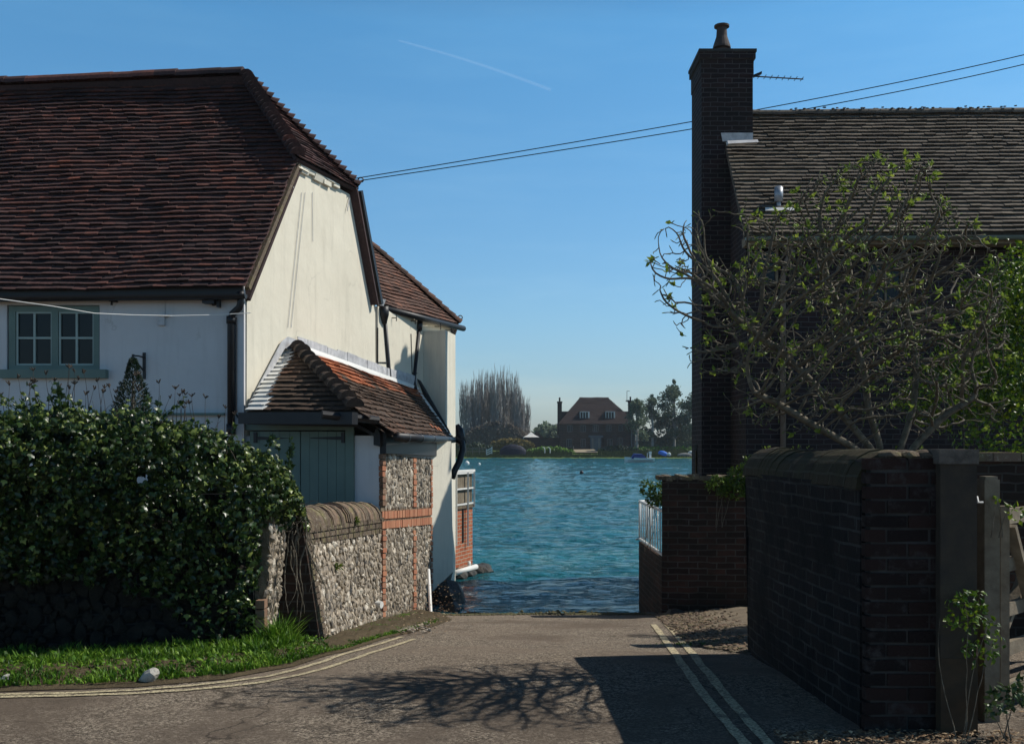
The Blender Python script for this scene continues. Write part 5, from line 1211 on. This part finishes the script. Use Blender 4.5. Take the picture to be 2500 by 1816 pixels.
M['bank'] = k.out(kc, .95, k.noise(1.5,5,.7), .3, .8, .1)
struct(fs, 'far_bank', M['bank'], origin=(0,0,-1.6))
mb = MB(); mb.add([(W(1395,0,183).x,183,.12),(W(1462,0,183).x,183,.12),(W(1450,0,190).x,190,.62),(W(1400,0,190).x,190,.60)], [(0,1,2,3)]); struct(mb, 'path', simple('pale_gravel_drive', (0.34,0.29,0.20), (0.27,0.23,0.16), 1, .95))
def fw(px, py, d): return W(px, py, d)
# far reeds and long grass
mb = MB(); q = random.Random(101)
for i in range(9000):
    y = q.uniform(176.8,186); x = W(q.uniform(1090,1720),0,y).x
    if abs(x/y*2500+1250-1428) < 32 and y > 181: continue
    h_ = q.uniform(.15,.5) if y < 181 else q.uniform(.2,.7)*(1.3 if noise.noise(Vector((x*.15,y*.3,2)))>0 else .6); c = Vector((x,y,farz(x,y)-.03)); s = Vector((q.uniform(.05,.14),0,0))
    mb.add([c-s,c+s,c+s*q.uniform(-.3,.8)+UP*h_+Vector((0,.05,0)),], [(0,1,2)], min(1,max(0,q.gauss(.35+.2*noise.noise(Vector((x*.08,y*.2,1))),.2))))
tag(mb.build('marsh_grass', leafmat('marsh_grass', (0.05,0.06,0.02),(0.11,0.13,0.04),(0.2,0.18,0.08), rough=.8, spec=.1)), 'rough green marsh grass along the far bank', 'grass', kind='stuff')
# hedges on the far bank
def hedge(name, label, x0, x1, yb, yt, d, n, mat, seed, tl=(0,1), shape=None):
    q = random.Random(seed); a = W(x0,yb,d); b = W(x1,yt,d); mb = MB(); core = MB()
    for i in range(n):
        u = q.random(); t = q.random()**.6; top = (shape(u) if shape else 1.0); z = a.z + (b.z-a.z)*top*t*(1+.12*noise.noise(Vector((u*9,seed,0)))); dy = q.uniform(-1,1)*1.2*(1-.4*t); c = Vector((lerp(a.x,b.x,u), d+dy, z)); L = q.uniform(.25,.6)
        leaf(mb, c, rv(q), rv(q)+Vector((0,-1,1)), L, L*.8, q.uniform(*tl))
    nn = 14; prof = [((i/nn), (shape(i/nn) if shape else 1.0)) for i in range(nn+1)]
    pts = [Vector((lerp(a.x,b.x,u), d-.6, a.z+(b.z-a.z)*max(.02,tp*.85))) for u, tp in prof] + [Vector((b.x,d-.6,a.z-.8)), Vector((a.x,d-.6,a.z-.8))]
    t_ = thing(name, label, 'hedge', (a.x/2+b.x/2, d, a.z)); mb.build('foliage', mat, t_); core.extr(pts, Vector((0,1.4,0))); core.build('inner_growth', mat, t_)
arc = lambda u: math.sin(math.pi*min(1,max(0,u)))**.45
hedge('hedge', 'bright green rounded hedge on the far bank between the covered boat and the drive', 1284, 1402, 1109, 1092, 184, 1600, M['grass'], 1, (.2,1), arc)
hedge('hedge', 'dark clipped hedge on the far bank in front of the brick house', 1460, 1560, 1108, 1090, 186, 1500, M['darkleaf'], 2, (0,.8), arc)
hedge('hedge', 'long green hedge on the far bank below the trees on the right', 1545, 1760, 1106, 1092, 187, 2200, M['grass'], 3, (0,.7), lambda u: .9)
hedge('hedge', 'dull ochre hedge behind the covered boat on the far bank', 1198, 1302, 1090, 1072, 192, 1700, leafmat('ochre_twigs', (0.10,0.085,0.03),(0.2,0.16,0.06),(0.28,0.22,0.09), rough=.8, spec=.1), 4, (0,1), arc)
hedge('hedge', 'dark green bushes left of the poplars on the far bank', 1090, 1200, 1104, 1082, 190, 1500, M['darkleaf'], 5, (0,.8), lambda u: .6+.4*abs(math.sin(u*7)))
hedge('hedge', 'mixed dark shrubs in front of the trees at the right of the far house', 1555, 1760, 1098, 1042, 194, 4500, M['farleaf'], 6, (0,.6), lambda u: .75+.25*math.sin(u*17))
mb = MB(); q = random.Random(111)
for i in range(6000):
    u = q.random(); px = lerp(1060,1380,u); top = 1080-pl([1060,1100,1270,1300,1330,1360,1380],[40,26,26,22,46,34,20], px)*(1+.15*noise.noise(Vector((px*.06,0,0)))); py = lerp(1092,top,q.random()**.7); leaf(mb, W(px,py,270+q.uniform(-10,10)), rv(q), rv(q)+UP, 1.2, 1.0, q.random())
tag(mb.build('distant_wood', M['farleaf']), 'low hazy belt of distant trees between the poplars and the far house', 'trees', kind='stuff')

# far brick house
fh = thing('manor_house', 'large dark brick house with hipped red roof and two dormers across the water', 'house', (W(1450,0,195).x,195,.5))
D_ = 192.0; sx = D_/2500
def fX(px): return (px-1250)*sx
def fZ(py): return 1.5+(1085-py)*sx
mb = MB(); mb.box((fX(1366),D_,.2),(fX(1552),D_+11,fZ(1034))); mb.build('wall', brick('far_brick', [(0.05,0.032,0.026),(0.08,0.045,0.035)], (0.09,0.07,0.06), rh=.3, bw=.9, ms=.03, dirt_amt=.3), fh)
rfm = MB(); e1 = (fX(1363),D_-.4,fZ(1035)); e2 = (fX(1556),D_-.4,fZ(1035)); r1 = (fX(1419),D_+5.5,fZ(975)+.4); r2 = (fX(1493),D_+5.5,fZ(975)+.4); e3 = (fX(1556),D_+11.4,fZ(1035)); e4 = (fX(1363),D_+11.4,fZ(1035))
V = [Vector(x) for x in (e1,e2,r2,r1,e3,e4)]
tile_roof(rfm, [V[0],V[1],V[2],V[3]], Vector((1,0,0)), .35, 1.2, .05, 3, .04); rfm.add(V, [(0,1,2,3),(1,4,2),(4,5,3,2),(5,0,3)], .4)
rfm.box((fX(1374),D_+5,fZ(1034)),(fX(1400),D_+11,fZ(1002))); rfm.box((fX(1512),D_+5,fZ(1034)),(fX(1543),D_+11,fZ(1002)))
rof = rfm.build('roof', simple('far_red_brown_tiles', (0.030,0.018,0.017), (0.020,0.013,0.013), .6, .9), fh)
for cx, pt in ((1368.5,968),(1544.5,966)):
    mb = MB(); mb.box((fX(cx-5.2),D_+3,fZ(1060)),(fX(cx+5.2),D_+4.2,fZ(pt+14))); mb.box((fX(cx-6.2),D_+2.9,fZ(pt+14)),(fX(cx+6.2),D_+4.3,fZ(pt+10))); mb.tube([(fX(cx),D_+3.6,fZ(pt+10)),(fX(cx),D_+3.6,fZ(pt))], .16, 8); mb.build('chimney', M['brick_dark'], fh)
for cx in (1428, 1491):
    mb = MB(); a, b = cx-12, cx+10; yf = D_+.75; 
    mb.add([(fX(a),yf,fZ(1021)),(fX(b),yf,fZ(1021)),(fX(b),yf,fZ(1004)),(fX(a),yf,fZ(1004)),(fX(a),yf+3,fZ(1021)),(fX(b),yf+3,fZ(1021)),(fX(b),yf+3,fZ(1002)),(fX(a),yf+3,fZ(1002))], [(0,1,2,3),(1,5,6,2),(4,0,3,7),(3,2,6,7)]); dm = mb.build('dormer', simple('dormer_lead', (0.16,0.14,0.13), (0.10,0.09,0.09), 1, .7), fh)
    mb = MB(); 
    for i in range(4): x = lerp(a+1, b-1, i/3); mb.box((fX(x)-.05,yf-.08,fZ(1020)),(fX(x)+.05,yf-.01,fZ(1005)))
    mb.box((fX(a+1),yf-.08,fZ(1005.5)),(fX(b-1),yf-.012,fZ(1004.2))); mb.box((fX(b)-.02,yf-.02,fZ(1020)),(fX(b)+.14,yf+2.2,fZ(1004))); mb.build('frame_and_lit_cheek', M['whitepaint'], dm)  # white bars, plus a white right cheek painting in its sunlit side
    mb = MB(); mb.box((fX(a+1),yf-.03,fZ(1020)),(fX(b-1),yf-.006,fZ(1005))); mb.build('pane', M['glass'], dm)
for (cx, y0, y1, w_) in [(1391,1039,1053,11),(1423,1039,1053,13),(1454,1038,1053,13),(1486,1038,1052,12),(1515,1038,1052,9),(1390,1072,1090,12),(1424,1072,1090,11),(1489,1072,1092,12),(1514,1070,1092,12)]:
    fm_ = MB(); 
    for i in range(4): x = lerp(cx-w_/2, cx+w_/2, i/3); fm_.box((fX(x)-.04,D_-.06,fZ(y1)),(fX(x)+.04,D_-.004,fZ(y0)))
    fm_.box((fX(cx-w_/2),D_-.05,fZ(y0)-.0),(fX(cx+w_/2),D_-.006,fZ(y0)+.07)); fm_.box((fX(cx-w_/2),D_-.06,fZ(y1)-.08),(fX(cx+w_/2),D_-.006,fZ(y1)))
    wn = fm_.build('window', simple('far_window_frame', (0.17,0.165,0.16), (0.13,0.125,0.12), 1, .6) if 'fwf' not in M else M['fwf'], fh); M['fwf'] = wn.data.materials[0]
    mb = MB(); mb.box((fX(cx-w_/2),D_-.02,fZ(y1)),(fX(cx+w_/2),D_-.002,fZ(y0))); mb.build('pane', M['glass'], wn)
mb = MB(); mb.box((fX(1436),D_-1.4,fZ(1068)),(fX(1471),D_-.01,fZ(1063))); mb.box((fX(1441),D_-1.2,.4),(fX(1466),D_-.02,fZ(1068))); mb.build('porch', simple('grey_blue_porch', (0.10,0.12,0.14), (0.07,0.085,0.10), 1, .7), fh)
mb = MB(); mb.box((fX(1444),D_-1.25,.4),(fX(1448),D_-1.21,fZ(1070))); mb.box((fX(1459),D_-1.25,.4),(fX(1463),D_-1.21,fZ(1070))); build_pieces(mb, [1,1], 'porch_post', M['fwf'], fh)
mb = MB(); mb.box((fX(1540.5),D_-.3,.4),(fX(1543.5),D_-.05,fZ(1045))); mb.box((fX(1547),D_-.3,.4),(fX(1550),D_-.05,fZ(1045))); build_pieces(mb, [1,1], 'downpipe', M['fwf'], fh)
mb = MB(); mb.tube([(fX(1535),D_+3,fZ(980)),(fX(1535),D_+3,fZ(952))], .05, 5); mb.tube([(fX(1535),D_+3,fZ(953)),(fX(1542),D_+3,fZ(952))], .04, 4); mb.tube([(fX(1532),D_+3,fZ(977)),(fX(1541),D_+3,fZ(976))], .12, 5); mb.build('aerial', M['black'], fh)
mb = MB(); mb.box((fX(1288),D_+1,.2),(fX(1366),D_+1.5,fZ(1068))); tag(mb.build('far_brick_wall', brick('far_wall_brick', [(0.05,0.03,0.025),(0.08,0.045,0.035)], (0.07,0.06,0.05), rh=.3, bw=.9, ms=.02)), 'dark brick garden wall joining the far house on its left', 'wall')
mq = thing('marquee', 'white pointed marquee roof behind the far garden wall', 'marquee', (fX(1298),196,0.5))
mb = MB(); cx_, cy_, hw = fX(1298), 197.0, 1.55; apx = Vector((cx_,cy_,1.5+31*197/2500)); rg = []
for i in range(16):
    a = 2*math.pi*i/16; rr_ = hw/max(abs(math.cos(a)),abs(math.sin(a))); rg.append(Vector((cx_+rr_*math.cos(a), cy_+rr_*math.sin(a), 1.5+18*197/2500)))
mid = [p.lerp(Vector((cx_,cy_,p.z)), .55)+UP*.42 for p in rg]
mb.add(rg+mid+[apx], [(i,(i+1)%16,16+(i+1)%16,16+i) for i in range(16)]+[(16+i,16+(i+1)%16,32) for i in range(16)]); mb.build('canopy', M['whitepaint'], mq)
mb = MB()
for a in (-1,1):
    for b in (-1,1): mb.tube([(cx_+a*hw*.95,cy_+b*hw*.95,.4),(cx_+a*hw*.95,cy_+b*hw*.95,2.9)], .05, 5)
build_pieces(mb, [1]*4, 'pole', M['whitepaint'], mq)
rfh = thing('tiled_cottage', 'small cottage with dark gable roof behind the marquee', 'house', (fX(1312),215,.5)); mb = MB(); s2 = 215/2500
X = lambda p: (p-1250)*s2
mb.box((X(1296),215,.4),(X(1330),222,2.6)); mb.build('wall', M['brick_dark'], rfh); mb = MB(); mb.extr([Vector((X(1294),214.5,2.5)),Vector((X(1310),214.5,4.4)),Vector((X(1332),214.5,2.5))], Vector((0,8,0))); mb.build('roof', M['tile_dark'], rfh)
wc_ = thing('white_cottage', 'small pale cottage with brown roof left of the poplars, partly hidden by the downpipe', 'house', (W(1138,0,200).x,200,.5)); mb = MB(); mb.box((W(1126,0,200).x,200,.4),(W(1150,0,200).x,206,W(0,1056,200).z)); mb.build('wall', M['white'], wc_); mb = MB(); mb.extr([Vector((W(1122,0,200).x,199.6,W(0,1057,200).z)),Vector((W(1132,0,200).x,199.6,W(0,1043,200).z)),Vector((W(1154,0,200).x,199.6,W(0,1058,200).z))], Vector((0,7,0))); mb.build('roof', M['tile_mid'], wc_)

# poplars: prototypes then copies
def poplar(label, h, wd, seed):
    q = random.Random(seed); t = thing('poplar_tree', label, 'tree', (0,0,0), 'row of bare poplars on the far bank'); mb = MB()
    mb.tube([(0,0,-.5),(0,0,h*.3),(q.uniform(-.2,.2),0,h*.7)], [.35,.24,.08], 7); mb.build('trunk', M['poplarbark'], t, smooth=True); mb = MB()
    for i in range(115):
        z0 = q.uniform(.04,.6)*h; a = q.uniform(0,6.283); p = Vector((0,0,z0)); d = Vector((math.cos(a)*.75,math.sin(a)*.75,.75)); L = h*q.uniform(.3,.55)*(1-z0/h*.55); n = 8; pts = [p]; r = wd*q.uniform(.35,1)
        for j in range(n):
            fr2 = (j+1)/n; rad_ = r*(1-math.exp(-fr2*7))*(1-.35*fr2); z = z0 + L*fr2; z = min(z, h*q.uniform(.93,1.0)); pts.append(Vector((math.cos(a)*rad_+q.uniform(-.06,.06), math.sin(a)*rad_+q.uniform(-.06,.06), z)))
        mb.tube(pts, [.085*(1-.85*j/n) for j in range(n+1)], 3)
        for s in range(7):
            j = q.randint(1, n-1); b = pts[j]; a2 = q.uniform(0,6.283); l2 = q.uniform(.9,2.4); o_ = Vector((math.cos(a2)*.13,math.sin(a2)*.13,1)).normalized(); mb.tube([b, b+o_*l2*.5+Vector((0,0,.1)), b+o_*l2], [.035,.03,.012], 3)
    mb.build('branches', M['poplarbark'], t); return t
spec = [(1140,918,'leftmost short poplar of the row, fanning left'),(1158,905,'second poplar from the left, tall and slim'),(1176,893,'poplar with a forked top left of the middle of the row'),(1196,892,'middle poplar of the row, one of the tallest'),(1212,888,'tall poplar just left of the gap in the row'),(1232,884,'tallest poplar of the row, right of the gap'),(1250,896,'tall poplar third from the right of the row'),(1268,925,'second poplar from the right, lower than its neighbours'),(1283,960,'rightmost short poplar of the row, leaning right')]
protos = [None, None, None]
for i, (px, py, lab) in enumerate(spec):
    d = 200 + (i*37 % 7); z = W(0,py,d).z - .4; x = W(px,0,d).x
    pi = i % 3
    if protos[pi] is None: protos[pi] = poplar(lab, 17.0, 2.0, 200+i); o = protos[pi]; hh = 17.0
    else: o = copy_tree(protos[pi]); o['label'] = lab; hh = 17.0
    o.location = (x, d, .4); s = z/hh; o.scale = (.75, .75, s); o.rotation_euler = (0, (px-1212)*.0006, i*2.1)
# low shrub growth at the poplar feet
hedge('thicket', 'brown twiggy thicket around the feet of the poplars', 1125, 1300, 1096, 1030, 199, 3800, leafmat('brown_twigs', (0.12,0.10,0.08),(0.20,0.17,0.14),(0.30,0.27,0.22), rough=.9, spec=.1), 7, (0,1), arc)

def ftree(label, px, top, base_y, wpx, d, n, seed, tl=(0,1), clumps=24, lsz=.45):
    q = random.Random(seed); s = d/2500; x = (px-1250)*s; zt = 1.5+(1085-top)*s; zb = .3; H = zt-zb; Wd = wpx*s/2
    t = thing('tree', label, 'tree', (x,d,zb), 'leafy trees right of the far house'); mb = MB(); tk = MB()
    tk.tube([(x,d,zb-.3),(x+.1,d,zb+H*.4),(x,d,zb+H*.85)], [.28,.2,.05], 7)
    for i in range(clumps):
        u = q.random(); zc = zb+H*lerp(.25,.93,u); wr = Wd*math.sin(math.pi*lerp(.28,.97,u))**.8; a = q.uniform(0,6.283); c = Vector((x+math.cos(a)*wr*q.uniform(.2,.95), d+math.sin(a)*wr*.7, zc)); r_ = q.uniform(.5,1.15)*H*.10+.25
        tk.tube([(x,d,zb+(zc-zb)*.6), (c+Vector((x,d,zc)))/2 - UP*.2, c], [.08,.05,.02], 4)
        for j in range(n//clumps): v = rv(q); leaf(mb, c+Vector((v.x*r_,v.y*r_,v.z*r_*.7))*q.random()**.4, rv(q)-UP*.3, rv(q)+UP*.5, lsz*q.uniform(.6,1.3), lsz*.6, min(1,max(0,q.uniform(*tl)+.1*v.z)))
    for j in range(60): leaf(mb, Vector((x+q.uniform(-.2,.2),d,zt-q.random()*.8)), UP+rv(q)*.6, rv(q), lsz, lsz*.5, q.random())
    mb.build('crown', M['farleaf'], t); tk.build('trunk', M['poplarbark'], t)
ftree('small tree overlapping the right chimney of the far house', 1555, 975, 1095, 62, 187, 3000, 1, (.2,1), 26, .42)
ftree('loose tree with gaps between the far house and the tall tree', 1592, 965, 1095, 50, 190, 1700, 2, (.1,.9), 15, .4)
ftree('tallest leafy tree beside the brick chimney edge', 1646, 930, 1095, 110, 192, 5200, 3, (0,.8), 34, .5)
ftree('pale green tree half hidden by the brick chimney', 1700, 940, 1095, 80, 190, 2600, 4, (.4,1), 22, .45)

# boats, buoys, fences on the far side
def hull(mb, c, L, Bm, H, rot=0.0, tint=.5):
    n = 12; vs = []; prof = [(0,0.0),(.55,.12),(.9,.5),(1,1)]
    for i in range(n+1):
        u = i/n; w_ = Bm/2*(1-(max(0,u-.45)/.55)**2.2); sh = H*(1+.25*max(0,u-.5)*2)
        for sgn in (-1,1):
            for (pw_, pz) in (prof if sgn < 0 else prof): vs.append(((u-.5)*L, sgn*w_*pw_, sh*pz if pz > 0 else 0.15*H*max(0,u-.7)*3))
    m = 8; fs = []
    for i in range(n):
        for k_ in range(3): fs.append((i*m+k_, (i+1)*m+k_, (i+1)*m+k_+1, i*m+k_+1)); fs.append((i*m+4+k_+1, (i+1)*m+4+k_+1, (i+1)*m+4+k_, i*m+4+k_))
        fs.append((i*m+3,(i+1)*m+3,(i+1)*m+7,i*m+7)); 
    fs.append((0,1,2,3,7,6,5,4)); fs.append(tuple(n*m+x for x in (4,5,6,7,3,2,1,0)))
    cr, sr = math.cos(rot), math.sin(rot); mb.add([Vector((c[0]+x*cr-y*sr, c[1]+x*sr+y*cr, c[2]+z)) for x,y,z in vs], fs, tint)
bo = thing('motor_boat', 'small white motor boat with blue canvas cover moored near the far bank', 'boat', (W(1560,0,135).x,135,WATER_Z))
bx0 = W(1561,0,135).x; mb = MB(); hull(mb, (bx0,135,WATER_Z-.08), 3.9, 1.5, .68, math.pi); mb.build('hull', M['whitepaint'], bo)
mb = MB(); mb.add([(bx0-1.15,134.4,WATER_Z+.5),(bx0-.75,134.4,WATER_Z+1.15),(bx0+.35,134.4,WATER_Z+1.1),(bx0+.95,134.4,WATER_Z+.6),(bx0-1.15,135.6,WATER_Z+.5),(bx0-.75,135.6,WATER_Z+1.2),(bx0+.35,135.6,WATER_Z+1.15),(bx0+.95,135.6,WATER_Z+.6)], [(0,1,2,3),(7,6,5,4),(0,4,5,1),(1,5,6,2),(2,6,7,3)]); mb.build('cover', simple('blue_canvas', (0.02,0.05,0.22), (0.015,0.035,0.16), 2, .8), bo)
mb = MB(); mb.box((bx0+1.3,134.8,WATER_Z+.2),(bx0+1.55,135.2,WATER_Z+1.1)); mb.obox((bx0+1.42,135,WATER_Z+1.3), Vector((.17,0,0)), Vector((0,.15,0)), UP*.17); mb.box((bx0+1.0,134.8,WATER_Z+.5),(bx0+1.06,134.9,WATER_Z+1.3)); mb.build('outboard_motor', M['whitepaint'], bo)
mb = MB(); mb.box((bx0-1.6,134.24,WATER_Z+.28),(bx0+1.7,134.27,WATER_Z+.34)); mb.build('rubbing_strake', M['black'], bo)
def tarp(name, label, cat, px0, px1, pyb, pyt, d, mat, seed, tilt=0.0):
    a = W(px0,pyb,d); b = W(px1,pyt,d); mb = MB(); c = Vector(((a.x+b.x)/2, d, a.z)); L = b.x-a.x; H = b.z-a.z; n = 14; m = 9; vs = []
    for i in range(n+1):
        u = i/n; e = math.sin(math.pi*min(1,max(0,.04+u*.92)))**.4
        for j in range(m): th = math.pi*j/(m-1); vs.append((c.x+(u-.5)*L, d-math.cos(th)*L*.22*e, a.z + max(0,math.sin(th))**.6*H*e*(1+.06*noise.noise(Vector((u*8,j,seed)))) + tilt*(u-.5)*L))
    mb.add(vs, [(i*m+j,(i+1)*m+j,(i+1)*m+j+1,i*m+j+1) for i in range(n) for j in range(m-1)]+[tuple(range(m)), tuple(range(n*m+m-1,n*m-1,-1))]); return tag(mb.build(name, mat), label, cat)
tarp('covered_boat', 'large boat under a dark navy cover on the far bank in front of the poplars', 'boat', 1220, 1284, 1110, 1084, 180, simple('navy_cover', (0.006,0.008,0.02), (0.010,0.012,0.03), 1, .7), 1)
tarp('upturned_dinghy', 'bright blue covered dinghy tilted on the far bank', 'boat', 1607, 1636, 1113, 1101, 178, simple('bright_blue_cover', (0.02,0.16,0.62), (0.015,0.12,0.48), 1, .5), 2, -.35)
tarp('upturned_dinghy', 'small white dinghy end beside the bright blue one', 'boat', 1628, 1638, 1111, 1104, 177.6, M['whitepaint'], 3)
tarp('rowing_boat', 'grey upturned rowing boat on the shingle beside the brick chimney edge', 'boat', 1654, 1690, 1114, 1105, 178, simple('grey_hull', (0.2,0.2,0.19), (0.14,0.14,0.13), 1, .8), 4)
tarp('rowing_boat', 'pale dinghy half hidden at the brick chimney edge', 'boat', 1680, 1700, 1106, 1100, 180, M['whitepaint'], 5)
def buoy(px, py, r, d, mat, label):
    mb = MB(); c = Vector((W(px,0,d).x, d, WATER_Z+r*.45)); mb.lathe(c, [(r*math.cos(t), r*math.sin(t)) for t in np.linspace(-1.3,1.3,9)], 12); mb.tube([c+UP*r*.9, c+UP*r*1.25], r*.12, 5); tag(mb.build('mooring_buoy', mat, smooth=True), label, 'buoy', 'mooring buoys on the water')
buoy(1140,1133,.30,122, M['whitepaint'], 'larger white mooring buoy near the black downpipe')
buoy(1170,1135,.17,120, M['whitepaint'], 'smaller white mooring buoy right of the larger one')
buoy(1420,1154,.17,84, M['black'], 'black mooring buoy alone in the middle of the water')
def pfence(label, px0, px1, d, pyb, pyt, mat, rails=3, step=10, group=None):
    a = W(px0,pyb,d); b = W(px1,pyt,d); t = thing('rail_fence', label, 'fence', ((a.x+b.x)/2,d,a.z)); n = max(1, int((px1-px0)/step))
    for i in range(rails): mb = MB(); z = lerp(a.z,b.z,(i+.6)/rails); mb.box((a.x,d-.06,z-.07),(b.x,d-.02,z+.07)); mb.build('rail', mat, t)
    for i in range(n+1): mb = MB(); x = lerp(a.x,b.x,i/n); mb.box((x-.07,d-.02,a.z-.3),(x+.07,d+.1,b.z+.1)); mb.build('post', mat, t)
pfence('dull grey post and rail fence on the far bank left of the white gate', 1122, 1186, 180, 1106, 1092, M['timber'], 2, 14)
tg = thing('white_gate', 'small white slatted gate on the far bank near the poplars', 'gate', (W(1194,0,178.6).x,178.6,-.3))
for i in range(3): mb = MB(); mb.bar(W(1188,1110-i*5.2,178.6), W(1201,1104-i*5.2,178.6), .05, .16); mb.build('bar', M['whitepaint'], tg)
mb = MB(); mb.bar(W(1188,1112,178.65), W(1188,1096,178.65), .1,.1,Vector((0,1,0))); mb.bar(W(1201,1108,178.65), W(1201,1090,178.65), .1,.1,Vector((0,1,0))); build_pieces(mb, [1,1], 'post', M['whitepaint'], tg)
for px, lab in ((1330,'left white arched marker post on the far bank'),(1343,'right white arched marker post on the far bank')):
    mb = MB(); b = W(px,1106,180); mb.tube([b, b+UP*.7, b+Vector((-.12,0,.95)), b+Vector((-.4,0,1.0))], .07, 6); tag(mb.build('marker_post', M['whitepaint']), lab, 'post')
mb = MB(); b = W(1400,1102,184); mb.tube([b, b+UP*.95], .06, 6); tag(mb.build('gate_stake', M['timber']), 'thin grey stake at the left edge of the pale drive', 'post')
# condensation trail, a thin tube of cloud high in the sky
mb = MB(); A = W(975,100,3000); B = W(1345,220,3000); pts = [A.lerp(B, i/20) - UP*12*(i/20)**2*0 + UP*7*math.sin(i/20*math.pi) for i in range(21)]; mb.tube(pts, [2.6+1.8*(i/20) for i in range(21)], 6)
k = N('thin_cloud'); tr_ = k.n('BsdfTransparent'); mx = k.n('MixShader'); mx.inputs[0].default_value = .035; k.b.inputs['Base Color'].default_value = (.80,.90,1.0,1); k.l(tr_.outputs[0], mx.inputs[1]); tl_ = k.n('BsdfTranslucent'); tl_.inputs[0].default_value = (.85,.93,1,1); as_ = k.n('AddShader'); k.l(k.b.outputs[0], as_.inputs[0]); k.l(tl_.outputs[0], as_.inputs[1]); k.l(as_.outputs[0], mx.inputs[2]); k.l(mx.outputs[0], k.t.nodes['Material Output'].inputs[0])
tag(mb.build('contrail', k.m), 'thin white aircraft trail high in the blue sky', 'contrail')
# ---------------------------------------------------------------- thin sea air that softens the far shore
mb = MB(); mb.box((-720,-45,-6),(720,720,32))
hm_ = bpy.data.materials.new('sea_haze'); hm_.use_nodes = True; ht = hm_.node_tree; ht.nodes.remove(ht.nodes['Principled BSDF'])
pv = ht.nodes.new('ShaderNodeVolumePrincipled'); pv.inputs['Color'].default_value = (0.80,0.88,0.95,1); pv.inputs['Density'].default_value = 0.00026; pv.inputs['Anisotropy'].default_value = 0.3
ht.links.new(pv.outputs[0], ht.nodes['Material Output'].inputs['Volume'])
hz = mb.build('haze', hm_, origin=(0,0,-6)); tag(hz, 'thin pale sea haze softening the far shore', 'haze', kind='stuff')
